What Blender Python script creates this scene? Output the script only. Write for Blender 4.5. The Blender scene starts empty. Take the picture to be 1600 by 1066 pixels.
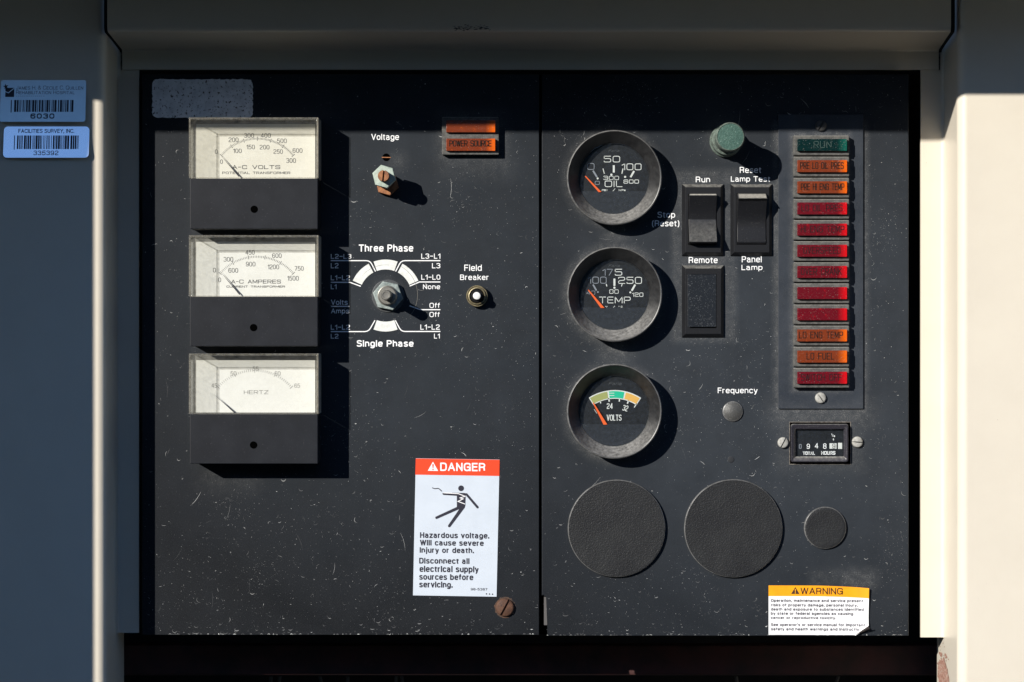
import bpy, bmesh, math, random
from mathutils import Vector, Matrix
R = math.radians
random.seed(7)
scene = bpy.context.scene
C = scene.collection

# ------------------------------------------------------------------ scale
# 1 unit "u" = 0.4 mm on the control panel face (y = 0); the camera stands DU units away
S = 0.0004
DU = 3600.0
CX, CY = 800.0, 533.0

# ------------------------------------------------------------------ camera
cam_d = bpy.data.cameras.new('camera'); cam = bpy.data.objects.new('camera', cam_d); C.objects.link(cam)
cam.location = (0, -DU*S, 0); cam.rotation_euler = (R(90), 0, 0)
cam_d.sensor_width = 36; cam_d.lens = 36*DU/1600.0
cam_d.clip_start = 0.01; cam_d.clip_end = 500
scene.camera = cam

# ------------------------------------------------------------------ light
AX, BX = 0.86, 0.50                       # how far the sun's shadow runs right / down per unit of depth
sun_vec = Vector((-AX, -1.0, BX)).normalized()
world = bpy.data.worlds.new('World'); scene.world = world; world.use_nodes = True
wn = world.node_tree.nodes; wl = world.node_tree.links
sky = wn.new('ShaderNodeTexSky'); sky.sky_type = 'NISHITA'; sky.sun_disc = False
sky.sun_elevation = math.asin(sun_vec.z)
sky.sun_rotation = math.atan2(sun_vec.x, sun_vec.y)
sky.altitude = 1500; sky.air_density = 0.8; sky.dust_density = 0.1; sky.ozone_density = 4.0
bg = wn['Background']; bg.inputs['Strength'].default_value = 0.13
wl.new(sky.outputs[0], bg.inputs['Color'])
sd = bpy.data.lights.new('sun', 'SUN'); sd.energy = 5.0; sd.angle = R(0.5); sd.color = (1.0, 0.95, 0.87)
sun = bpy.data.objects.new('sun', sd); C.objects.link(sun)
sun.rotation_euler = sun_vec.to_track_quat('Z', 'Y').to_euler()
vs = scene.view_settings
vs.view_transform = 'Standard'; vs.look = 'None'; vs.exposure = 0.28; vs.gamma = 1.0
scene.render.engine = 'CYCLES'

# ------------------------------------------------------------------ coordinates
def U(px, py, h=0.0):
    """picture point at depth h (units in front of the panel face) -> panel-plane units (x right, y down)"""
    k = 1 - h/DU
    return CX + (px-CX)*k, CY + (py-CY)*k
def wl3(tx, ty, h): return Vector(((tx-CX)*S, -h*S, (CY-ty)*S))
class Fr:
    """local frame: origin on the panel plane; local coords x right, y up, h out"""
    def __init__(s, px, py, h=0.0, base=0.0):
        s.x, s.y = U(px, py, h); s.b = base
    def p(s, px, py, h):
        a, b = U(px, py, h); return (a-s.x, s.y-b, h-s.b)
    @property
    def loc(s): return wl3(s.x, s.y, s.b)
def V(x, y, h): return Vector((x*S, -h*S, y*S))

# ------------------------------------------------------------------ materials
MATS = {}
def mat(name, col, rough=0.5, metal=0.0, spec=0.5, col2=None, n2=20, a2=(0.4, 0.65), dust=None, nd=1.6, ad=(0.6, 0.75),
        bump=0.0, nb=2.0, coat=0.0, trans=0.0, ior=1.5, sss=0.0, halos=None, overlay=None, settle=None, rough2=None, aniso=None, fine=None):
    if name in MATS: return MATS[name]
    m = bpy.data.materials.new(name); m.use_nodes = True
    nt = m.node_tree; N = nt.nodes; L = nt.links; b = N['Principled BSDF']
    def inp(k, v): b.inputs[k].default_value = v
    inp('Base Color', (*col, 1)); inp('Roughness', rough); inp('Metallic', metal)
    inp('Specular IOR Level', spec); inp('Coat Weight', coat); inp('Coat Roughness', 0.15)
    inp('Transmission Weight', trans); inp('IOR', ior)
    if sss: inp('Subsurface Weight', sss); inp('Subsurface Radius', (.004, .001, .0006))
    tc = N.new('ShaderNodeTexCoord'); src = tc.outputs['Object']
    if aniso:
        mp = N.new('ShaderNodeMapping'); mp.inputs['Scale'].default_value = aniso; L.new(src, mp.inputs['Vector']); asrc = mp.outputs[0]
    else: asrc = src
    def noise(px, detail=4, rgh=0.6, s=src):
        n = N.new('ShaderNodeTexNoise'); n.inputs['Scale'].default_value = 1.0/(px*S); n.inputs['Detail'].default_value = detail
        n.inputs['Roughness'].default_value = rgh; L.new(s, n.inputs['Vector']); return n.outputs['Fac']
    def ramp(f, a, c):
        r = N.new('ShaderNodeMapRange'); r.inputs['From Min'].default_value = a; r.inputs['From Max'].default_value = c
        L.new(f, r.inputs['Value']); return r.outputs['Result']
    def mix(f, a, c2):
        x = N.new('ShaderNodeMix'); x.data_type = 'RGBA'
        L.new(f, x.inputs[0])
        if isinstance(a, tuple): x.inputs[6].default_value = (*a, 1)
        else: L.new(a, x.inputs[6])
        x.inputs[7].default_value = (*c2, 1); return x.outputs[2]
    def mth(op, a, c2=None):
        x = N.new('ShaderNodeMath'); x.operation = op; x.use_clamp = False
        for i, q in enumerate((a, c2)):
            if q is None: continue
            if isinstance(q, (int, float)): x.inputs[i].default_value = q
            else: L.new(q, x.inputs[i])
        return x.outputs[0]
    cur = col
    if col2: cur = mix(ramp(noise(n2, 6, 0.65, asrc), *a2), cur, col2)
    if fine:
        cur = mix(mth('MULTIPLY', ramp(noise(1.1, 3, 0.6), 0.50, 0.74), fine[1]), cur, fine[0])
    hal = None
    if overlay:      # paler colour, strongest round one spot and fading away from it
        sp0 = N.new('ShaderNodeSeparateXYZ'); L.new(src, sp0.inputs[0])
        dx = mth('SUBTRACT', sp0.outputs['X'], overlay[0]*S); dz = mth('SUBTRACT', sp0.outputs['Z'], overlay[1]*S)
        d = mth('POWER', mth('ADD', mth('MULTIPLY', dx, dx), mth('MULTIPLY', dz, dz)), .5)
        ff = mth('MAXIMUM', mth('SUBTRACT', 1.0, mth('DIVIDE', d, overlay[2]*S)), 0.0)
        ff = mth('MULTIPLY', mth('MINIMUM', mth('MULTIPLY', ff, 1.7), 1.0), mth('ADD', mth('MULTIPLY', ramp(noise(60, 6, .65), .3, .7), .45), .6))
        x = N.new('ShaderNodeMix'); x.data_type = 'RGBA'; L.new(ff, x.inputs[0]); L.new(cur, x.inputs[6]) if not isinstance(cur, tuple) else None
        x.inputs[7].default_value = (*overlay[3], 1); cur = x.outputs[2]
    if halos:
        # ring shaped deposits of dust: (x, y, r0, r1, strength) in local units, broken up by noise
        sp = N.new('ShaderNodeSeparateXYZ'); L.new(src, sp.inputs[0])
        for (hx, hy, wx, wy, fall, st) in halos:      # box/round deposit: half sizes wx, wy (neg wx = round radius)
            dx = mth('ABSOLUTE', mth('SUBTRACT', sp.outputs['X'], hx*S)); dz = mth('ABSOLUTE', mth('SUBTRACT', sp.outputs['Z'], hy*S))
            if wx < 0:
                d = mth('SUBTRACT', mth('POWER', mth('ADD', mth('MULTIPLY', dx, dx), mth('MULTIPLY', dz, dz)), 0.5), -wx*S)
            else:
                ex = mth('MAXIMUM', mth('SUBTRACT', dx, wx*S), 0.0); ez = mth('MAXIMUM', mth('SUBTRACT', dz, wy*S), 0.0)
                d = mth('POWER', mth('ADD', mth('MULTIPLY', ex, ex), mth('MULTIPLY', ez, ez)), 0.5)
            f = mth('MULTIPLY', mth('MAXIMUM', mth('SUBTRACT', 1.0, mth('DIVIDE', d, fall*S)), 0.0), st)
            hal = f if hal is None else mth('MAXIMUM', hal, f)
        br = mth('MULTIPLY', ramp(noise(12, 8, 0.75), 0.36, 0.66), mth('ADD', mth('MULTIPLY', ramp(noise(1.7, 3, .6), .48, .66), .8), .2))
        hal = mth('MULTIPLY', mth('POWER', mth('MINIMUM', hal, 1.0), 1.6), mth('ADD', mth('MULTIPLY', br, 0.93), 0.07))
        cur = mix(hal, cur, (0.40, 0.395, 0.38))
    if dust:
        cur = mix(ramp(noise(nd, 3, 0.7), *ad), cur, dust)
    if settle:    # dust lying on faces that look upward
        gn = N.new('ShaderNodeNewGeometry'); sn = N.new('ShaderNodeSeparateXYZ'); L.new(gn.outputs['Normal'], sn.inputs[0])
        f_ = mth('MULTIPLY', ramp(sn.outputs['Z'], .12, .75), mth('ADD', mth('MULTIPLY', ramp(noise(5, 6, .7), .35, .65), .7), .3))
        cur = mix(mth('MULTIPLY', f_, settle[1]), cur, settle[0])
    if not isinstance(cur, tuple): L.new(cur, b.inputs['Base Color'])
    if rough2:
        r = N.new('ShaderNodeMapRange'); r.inputs['To Min'].default_value = rough; r.inputs['To Max'].default_value = rough2
        r.inputs['From Min'].default_value = .35; r.inputs['From Max'].default_value = .65
        L.new(noise(n2*0.6, 6), r.inputs['Value']); L.new(r.outputs[0], b.inputs['Roughness'])
    if bump:
        bn = N.new('ShaderNodeBump'); bn.inputs['Strength'].default_value = 1.0; bn.inputs['Distance'].default_value = bump*S
        L.new(noise(nb, 3, 0.6), bn.inputs['Height']); L.new(bn.outputs[0], b.inputs['Normal'])
    MATS[name] = m; return m

def clear_mat(name, tint, refl_rough=0.03, dirt=0.05, dirt_col=(0.5, 0.5, 0.47)):
    """thin clear sheet: see-through, with a mirror coat by angle and a thin layer of dust"""
    if name in MATS: return MATS[name]
    m = bpy.data.materials.new(name); m.use_nodes = True; nt = m.node_tree; N = nt.nodes; L = nt.links
    N.remove(N['Principled BSDF']); out = N['Material Output']
    tr = N.new('ShaderNodeBsdfTransparent'); tr.inputs[0].default_value = (*tint, 1)
    gl = N.new('ShaderNodeBsdfGlossy'); gl.inputs['Roughness'].default_value = refl_rough
    lwt = N.new('ShaderNodeLayerWeight'); lwt.inputs['Blend'].default_value = .5
    pw = N.new('ShaderNodeMath'); pw.operation = 'POWER'; pw.inputs[1].default_value = 5; L.new(lwt.outputs['Facing'], pw.inputs[0])
    fr = N.new('ShaderNodeMath'); fr.operation = 'MULTIPLY_ADD'; fr.inputs[1].default_value = .92; fr.inputs[2].default_value = .05; L.new(pw.outputs[0], fr.inputs[0])
    df = N.new('ShaderNodeBsdfDiffuse'); df.inputs[0].default_value = (*dirt_col, 1)
    m1 = N.new('ShaderNodeMixShader'); m2 = N.new('ShaderNodeMixShader')
    L.new(fr.outputs[0], m1.inputs[0]); L.new(tr.outputs[0], m1.inputs[1]); L.new(gl.outputs[0], m1.inputs[2])
    tc = N.new('ShaderNodeTexCoord'); n = N.new('ShaderNodeTexNoise'); n.inputs['Scale'].default_value = 1/(5*S); n.inputs['Detail'].default_value = 8
    n.inputs['Roughness'].default_value = 0.75
    L.new(tc.outputs['Object'], n.inputs['Vector'])
    r = N.new('ShaderNodeMapRange'); r.inputs['From Min'].default_value = .35; r.inputs['From Max'].default_value = .75
    r.inputs['To Max'].default_value = dirt*2; L.new(n.outputs['Fac'], r.inputs['Value'])
    L.new(r.outputs[0], m2.inputs[0]); L.new(m1.outputs[0], m2.inputs[1]); L.new(df.outputs[0], m2.inputs[2])
    L.new(m2.outputs[0], out.inputs['Surface']); MATS[name] = m; return m

def scratch_mat(name, c0, c1):
    m = bpy.data.materials.new(name); m.use_nodes = True; nt = m.node_tree; N = nt.nodes; L = nt.links
    b = N['Principled BSDF']; b.inputs['Roughness'].default_value = .7
    g = N.new('ShaderNodeNewGeometry'); x = N.new('ShaderNodeMix'); x.data_type = 'RGBA'
    pw = N.new('ShaderNodeMath'); pw.operation = 'POWER'; pw.inputs[1].default_value = 3.2
    L.new(g.outputs['Random Per Island'], pw.inputs[0]); L.new(pw.outputs[0], x.inputs[0])
    x.inputs[6].default_value = (*c0, 1); x.inputs[7].default_value = (*c1, 1); L.new(x.outputs[2], b.inputs['Base Color'])
    MATS[name] = m; return m

# ------------------------------------------------------------------ mesh builder (local units)
class MB:
    def __init__(s): s.bm = bmesh.new()
    def face(s, pts):
        try: return s.bm.faces.new([s.bm.verts.new(V(*p)) for p in pts])
        except ValueError: return None
    def box(s, x0, x1, y0, y1, h0, h1, bev=0, seg=2):
        bm = s.bm; v = [bm.verts.new(V(x, y, h)) for h in (h0, h1) for y in (y0, y1) for x in (x0, x1)]
        idx = [(4, 5, 7, 6), (0, 2, 3, 1), (0, 1, 5, 4), (2, 6, 7, 3), (0, 4, 6, 2), (1, 3, 7, 5)]
        fs = [bm.faces.new([v[i] for i in f]) for f in idx]
        if bev:
            es = {e for f in fs for e in f.edges}
            bmesh.ops.bevel(bm, geom=list(es), offset=bev*S, segments=seg, profile=0.5, affect='EDGES')
        return s
    def hexa(s, a, b, bev=0, seg=2):
        """a, b: four points each (x,y,h), b above a"""
        bm = s.bm; va = [bm.verts.new(V(*p)) for p in a]; vb = [bm.verts.new(V(*p)) for p in b]
        n = len(a); fs = [bm.faces.new(vb), bm.faces.new(va[::-1])]
        for i in range(n): fs.append(bm.faces.new([va[i], va[(i+1) % n], vb[(i+1) % n], vb[i]]))
        if bev: bmesh.ops.bevel(bm, geom=list({e for f in fs for e in f.edges}), offset=bev*S, segments=seg, profile=0.5, affect='EDGES')
        return s
    def prism(s, pts, h0, h1, bev=0, seg=2, back=True):
        bm = s.bm; va = [bm.verts.new(V(x, y, h0)) for x, y in pts]; vb = [bm.verts.new(V(x, y, h1)) for x, y in pts]
        n = len(pts); top = bm.faces.new(vb)
        if back: bm.faces.new(va[::-1])
        for i in range(n): bm.faces.new([va[i], va[(i+1) % n], vb[(i+1) % n], vb[i]])
        if bev: bmesh.ops.bevel(bm, geom=list(top.edges), offset=bev*S, segments=seg, profile=0.5, affect='EDGES')
        return s
    def lathe(s, prof, cx=0, cy=0, n=64, cap=True, rot=0, fn=None):
        """profile (r, h) from outside-bottom up to the axis; r=0 closes"""
        bm = s.bm; rings = []
        for (r, h) in prof:
            if r == 0: rings.append([bm.verts.new(V(cx, cy, h))])
            else:
                ring = []
                for i in range(n):
                    a = rot + 2*math.pi*i/n; rr = r*(fn(a) if fn else 1)
                    ring.append(bm.verts.new(V(cx+rr*math.cos(a), cy+rr*math.sin(a), h)))
                rings.append(ring)
        for a, b in zip(rings, rings[1:]):
            for i in range(n):
                j = (i+1) % n
                if len(b) == 1: bm.faces.new([a[i], a[j], b[0]])
                elif len(a) == 1: bm.faces.new([a[0], b[j], b[i]])
                else: bm.faces.new([a[i], a[j], b[j], b[i]])
        return s
    def poly(s, pts, h):
        f = s.face([(x, y, h) for x, y in pts])
        if f and f.normal.y > 0: f.normal_flip()
        if f:
            f.normal_update()
            if f.normal.y > 0: f.normal_flip()
        return s
    def ribbon(s, pts, w, h, closed=False, taper=False):
        """flat stroke of width w along 2-d points at height h, mitred"""
        P = [Vector(p) for p in pts]; n = len(P)
        if n < 2: return s
        L_, R_ = [], []
        for i in range(n):
            if closed: a, b = P[i-1], P[(i+1) % n]
            else: a, b = P[max(i-1, 0)], P[min(i+1, n-1)]
            d1 = (P[i]-a); d2 = (b-P[i])
            if d1.length < 1e-9: d1 = d2
            if d2.length < 1e-9: d2 = d1
            d1 = d1.normalized(); d2 = d2.normalized()
            n1 = Vector((-d1.y, d1.x)); n2 = Vector((-d2.y, d2.x)); m = (n1+n2)
            m = m.normalized() if m.length > 1e-6 else n1
            k = w/2/max(0.35, m.dot(n1))
            if taper: k *= math.sin(math.pi*(i+0.35)/(n-0.3))
            L_.append(P[i]+m*k); R_.append(P[i]-m*k)
        bm = s.bm; lv = [bm.verts.new(V(p.x, p.y, h)) for p in L_]; rv = [bm.verts.new(V(p.x, p.y, h)) for p in R_]
        for i in range(n if closed else n-1):
            j = (i+1) % n; bm.faces.new([rv[i], rv[j], lv[j], lv[i]])
        return s
    def disc(s, cx, cy, r, h, n=24):
        return s.poly([(cx+r*math.cos(2*math.pi*i/n), cy+r*math.sin(2*math.pi*i/n)) for i in range(n)], h)
    def build(s, name, m, parent=None, smooth=35, recalc=False, loc=None):
        if recalc: bmesh.ops.recalc_face_normals(s.bm, faces=s.bm.faces)
        me = bpy.data.meshes.new(name); s.bm.to_mesh(me); s.bm.free()
        me.materials.append(m)
        if smooth:
            me.shade_smooth(); me.set_sharp_from_angle(angle=R(smooth))
        o = bpy.data.objects.new(name, me); C.objects.link(o)
        if smooth:
            wm = o.modifiers.new('normals', 'WEIGHTED_NORMAL'); wm.keep_sharp = True; wm.weight = 100
        if parent: o.parent = parent
        if loc is not None: o.location = loc
        return o
def thing(name, label, cat, loc, group=None):
    o = bpy.data.objects.new(name, None); C.objects.link(o); o.empty_display_size = .01
    o.location = loc; o['label'] = label; o['category'] = cat
    if group: o['group'] = group
    return o
def share(src, parent, loc=None, rot=None):
    o = src.copy(); C.objects.link(o); o.parent = parent
    if loc is not None: o.location = loc
    if rot is not None: o.rotation_euler = rot
    return o
def circ(cx, cy, r, a0, a1, n=24):
    return [(cx+r*math.cos(R(a0+(a1-a0)*i/n)), cy+r*math.sin(R(a0+(a1-a0)*i/n))) for i in range(n+1)]
def rrect(x0, x1, y0, y1, r, n=6):
    return circ(x1-r, y1-r, r, 0, 90, n)+circ(x0+r, y1-r, r, 90, 180, n)+circ(x0+r, y0+r, r, 180, 270, n)+circ(x1-r, y0+r, r, 270, 360, n)

# ------------------------------------------------------------------ lettering, square engraved stroke face
G = {
'0': (4, [('c', '0,0 4,0 4,6 0,6')]), 'O': (4, [('c', '0,0 4,0 4,6 0,6')]),
'1': (1.8, [('s', '0,4.6 1.8,6'), ('s', '1.8,6 1.8,0')]),
'2': (4, [('s', '0,4.8 0,6 4,6 4,3.1 0,2.7 0,0'), ('s', '0,0 4,0')]),
'3': (4, [('s', '0,5 0,6 4,6 4,3.1'), ('s', '1,3.1 4,3.1 4,0 0,0 0,1')]),
'4': (4, [('s', '3.1,0 3.1,6'), ('s', '3.1,6 0,1.6'), ('s', '0,1.6 4.2,1.6')]),
'5': (4, [('s', '3.9,6 0,6'), ('s', '0,6 0,3.5'), ('s', '0,3.5 4,3.6 4,0 0,0 0,1')]),
'6': (4, [('s', '4,5 4,6 0,6 0,0 4,0 4,3.5 0,3.5')]), '7': (4, [('s', '0,6 4,6'), ('s', '4,6 1.4,0')]),
'8': (4, [('c', '0,3.1 4,3.1 4,6 0,6'), ('c', '0,0 4,0 4,3.1 0,3.1')]),
'9': (4, [('s', '0,1 0,0 4,0 4,6 0,6 0,2.7 4,2.7')]),
'A': (4, [('s', '0,0 2,6'), ('s', '2,6 4,0'), ('s', '.7,2 3.3,2')]),
'B': (4, [('s', '0,0 0,6'), ('s', '0,6 3.8,6 3.8,3.1 0,3.1'), ('s', '0,3.1 4,3.1 4,0 0,0')]),
'C': (4, [('s', '4,4.6 4,6 0,6 0,0 4,0 4,1.4')]), 'D': (4, [('s', '0,0 0,6'), ('s', '0,6 4,6 4,0 0,0')]),
'E': (3.6, [('s', '0,0 0,6'), ('s', '0,6 3.6,6'), ('s', '0,3.1 3.3,3.1'), ('s', '0,0 3.6,0')]),
'F': (3.6, [('s', '0,0 0,6'), ('s', '0,6 3.6,6'), ('s', '0,3.1 3.3,3.1')]),
'G': (4, [('s', '4,4.6 4,6 0,6 0,0 4,0 4,3'), ('s', '4,3 2.2,3')]),
'H': (4, [('s', '0,0 0,6'), ('s', '4,0 4,6'), ('s', '0,3.1 4,3.1')]), 'I': (0, [('s', '0,0 0,6')]),
'K': (4, [('s', '0,0 0,6'), ('s', '0,2.4 4,6'), ('s', '1.4,3.6 4,0')]), 'L': (3.4, [('s', '0,6 0,0'), ('s', '0,0 3.4,0')]),
'M': (4.6, [('s', '0,0 0,6'), ('s', '0,6 2.3,1'), ('s', '2.3,1 4.6,6'), ('s', '4.6,6 4.6,0')]),
'N': (4, [('s', '0,0 0,6'), ('s', '0,6 4,0'), ('s', '4,0 4,6')]),
'P': (4, [('s', '0,0 0,6'), ('s', '0,6 4,6 4,2.6 0,2.6')]), 'R': (4, [('s', '0,0 0,6'), ('s', '0,6 4,6 4,2.6 0,2.6'), ('s', '2,2.6 4,0')]),
'S': (4, [('s', '4,5.1 4,6 0,6 0,3.1 4,3.1 4,0 0,0 0,.9')]), 'T': (4, [('s', '0,6 4,6'), ('s', '2,6 2,0')]),
'U': (4, [('s', '0,6 0,0 4,0 4,6')]), 'V': (4, [('s', '0,6 2,0'), ('s', '2,0 4,6')]),
'W': (5, [('s', '0,6 1.2,0'), ('s', '1.2,0 2.5,6'), ('s', '2.5,6 3.8,0'), ('s', '3.8,0 5,6')]),
'X': (4, [('s', '0,0 4,6'), ('s', '0,6 4,0')]), 'Y': (4, [('s', '0,6 2,3'), ('s', '2,3 4,6'), ('s', '2,3 2,0')]),
'Z': (4, [('s', '0,6 4,6'), ('s', '4,6 0,0'), ('s', '0,0 4,0')]),
'-': (2.2, [('s', '0,3 2.2,3')]), '/': (3, [('s', '0,0 3,6')]), ' ': (2.6, []),
'a': (3, [('s', '0.3,3.8 3,3.8 3,0'), ('s', '3,2 0,2 0,0 3,0')]), 'k': (3, [('s', '0,0 0,6'), ('s', '0,1.6 3,4'), ('s', '1.2,2.4 3,0')]),
}
def rounded(pts, r, closed):
    n = len(pts); out = []
    for i, p in enumerate(pts):
        if not closed and i in (0, n-1): out.append(p); continue
        a, b = pts[i-1], pts[(i+1) % n]; P = Vector(p); d1 = Vector(a)-P; d2 = Vector(b)-P
        k1 = min(r, d1.length/2.05); k2 = min(r, d2.length/2.05); A = P+d1.normalized()*k1; B = P+d2.normalized()*k2
        for t in (0, .33, .67, 1): out.append(tuple(A*(1-t)**2+P*2*t*(1-t)+B*t*t))
    return out
def stroke(mb, s, x0, x1, y0, y1, h, sw, gap=1.5, rad=1.1, slant=0.0, rot=0.0):
    """rounded-square engraved lettering filling the box (y0 bottom, y1 top)"""
    x = 0; items = []
    for ch in s:
        w, st = G[ch]
        for kind, d in st:
            pts = [tuple(float(q) for q in t.split(',')) for t in d.split()]
            pts = rounded(pts, rad, kind == 'c') if len(pts) > 2 else pts
            items.append(([(px+x, py) for px, py in pts], kind == 'c'))
        x += w+gap
    tot = x-gap; sx = (x1-x0-sw)/max(tot, 1e-6); sy = (y1-y0-sw)/6.0
    cx_, cy_ = (x0+x1)/2, (y0+y1)/2; ca, sa = math.cos(R(rot)), math.sin(R(rot))
    for pts, cl in items:
        q = []
        for px, py in pts:
            X = x0+sw/2+px*sx+slant*py*sy; Y = y0+sw/2+py*sy
            X, Y = cx_+(X-cx_)*ca-(Y-cy_)*sa, cy_+(X-cx_)*sa+(Y-cy_)*ca; q.append((X, Y))
        if not cl:   # square stroke ends
            for e, f in ((0, 1), (-1, -2)):
                d = (Vector(q[e])-Vector(q[f]))
                if d.length > 1e-6: d = d.normalized()*sw*0.45; q[e] = (q[e][0]+d.x, q[e][1]+d.y)
        mb.ribbon(q, sw, h+.02*(len(q) % 4), closed=cl)

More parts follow.
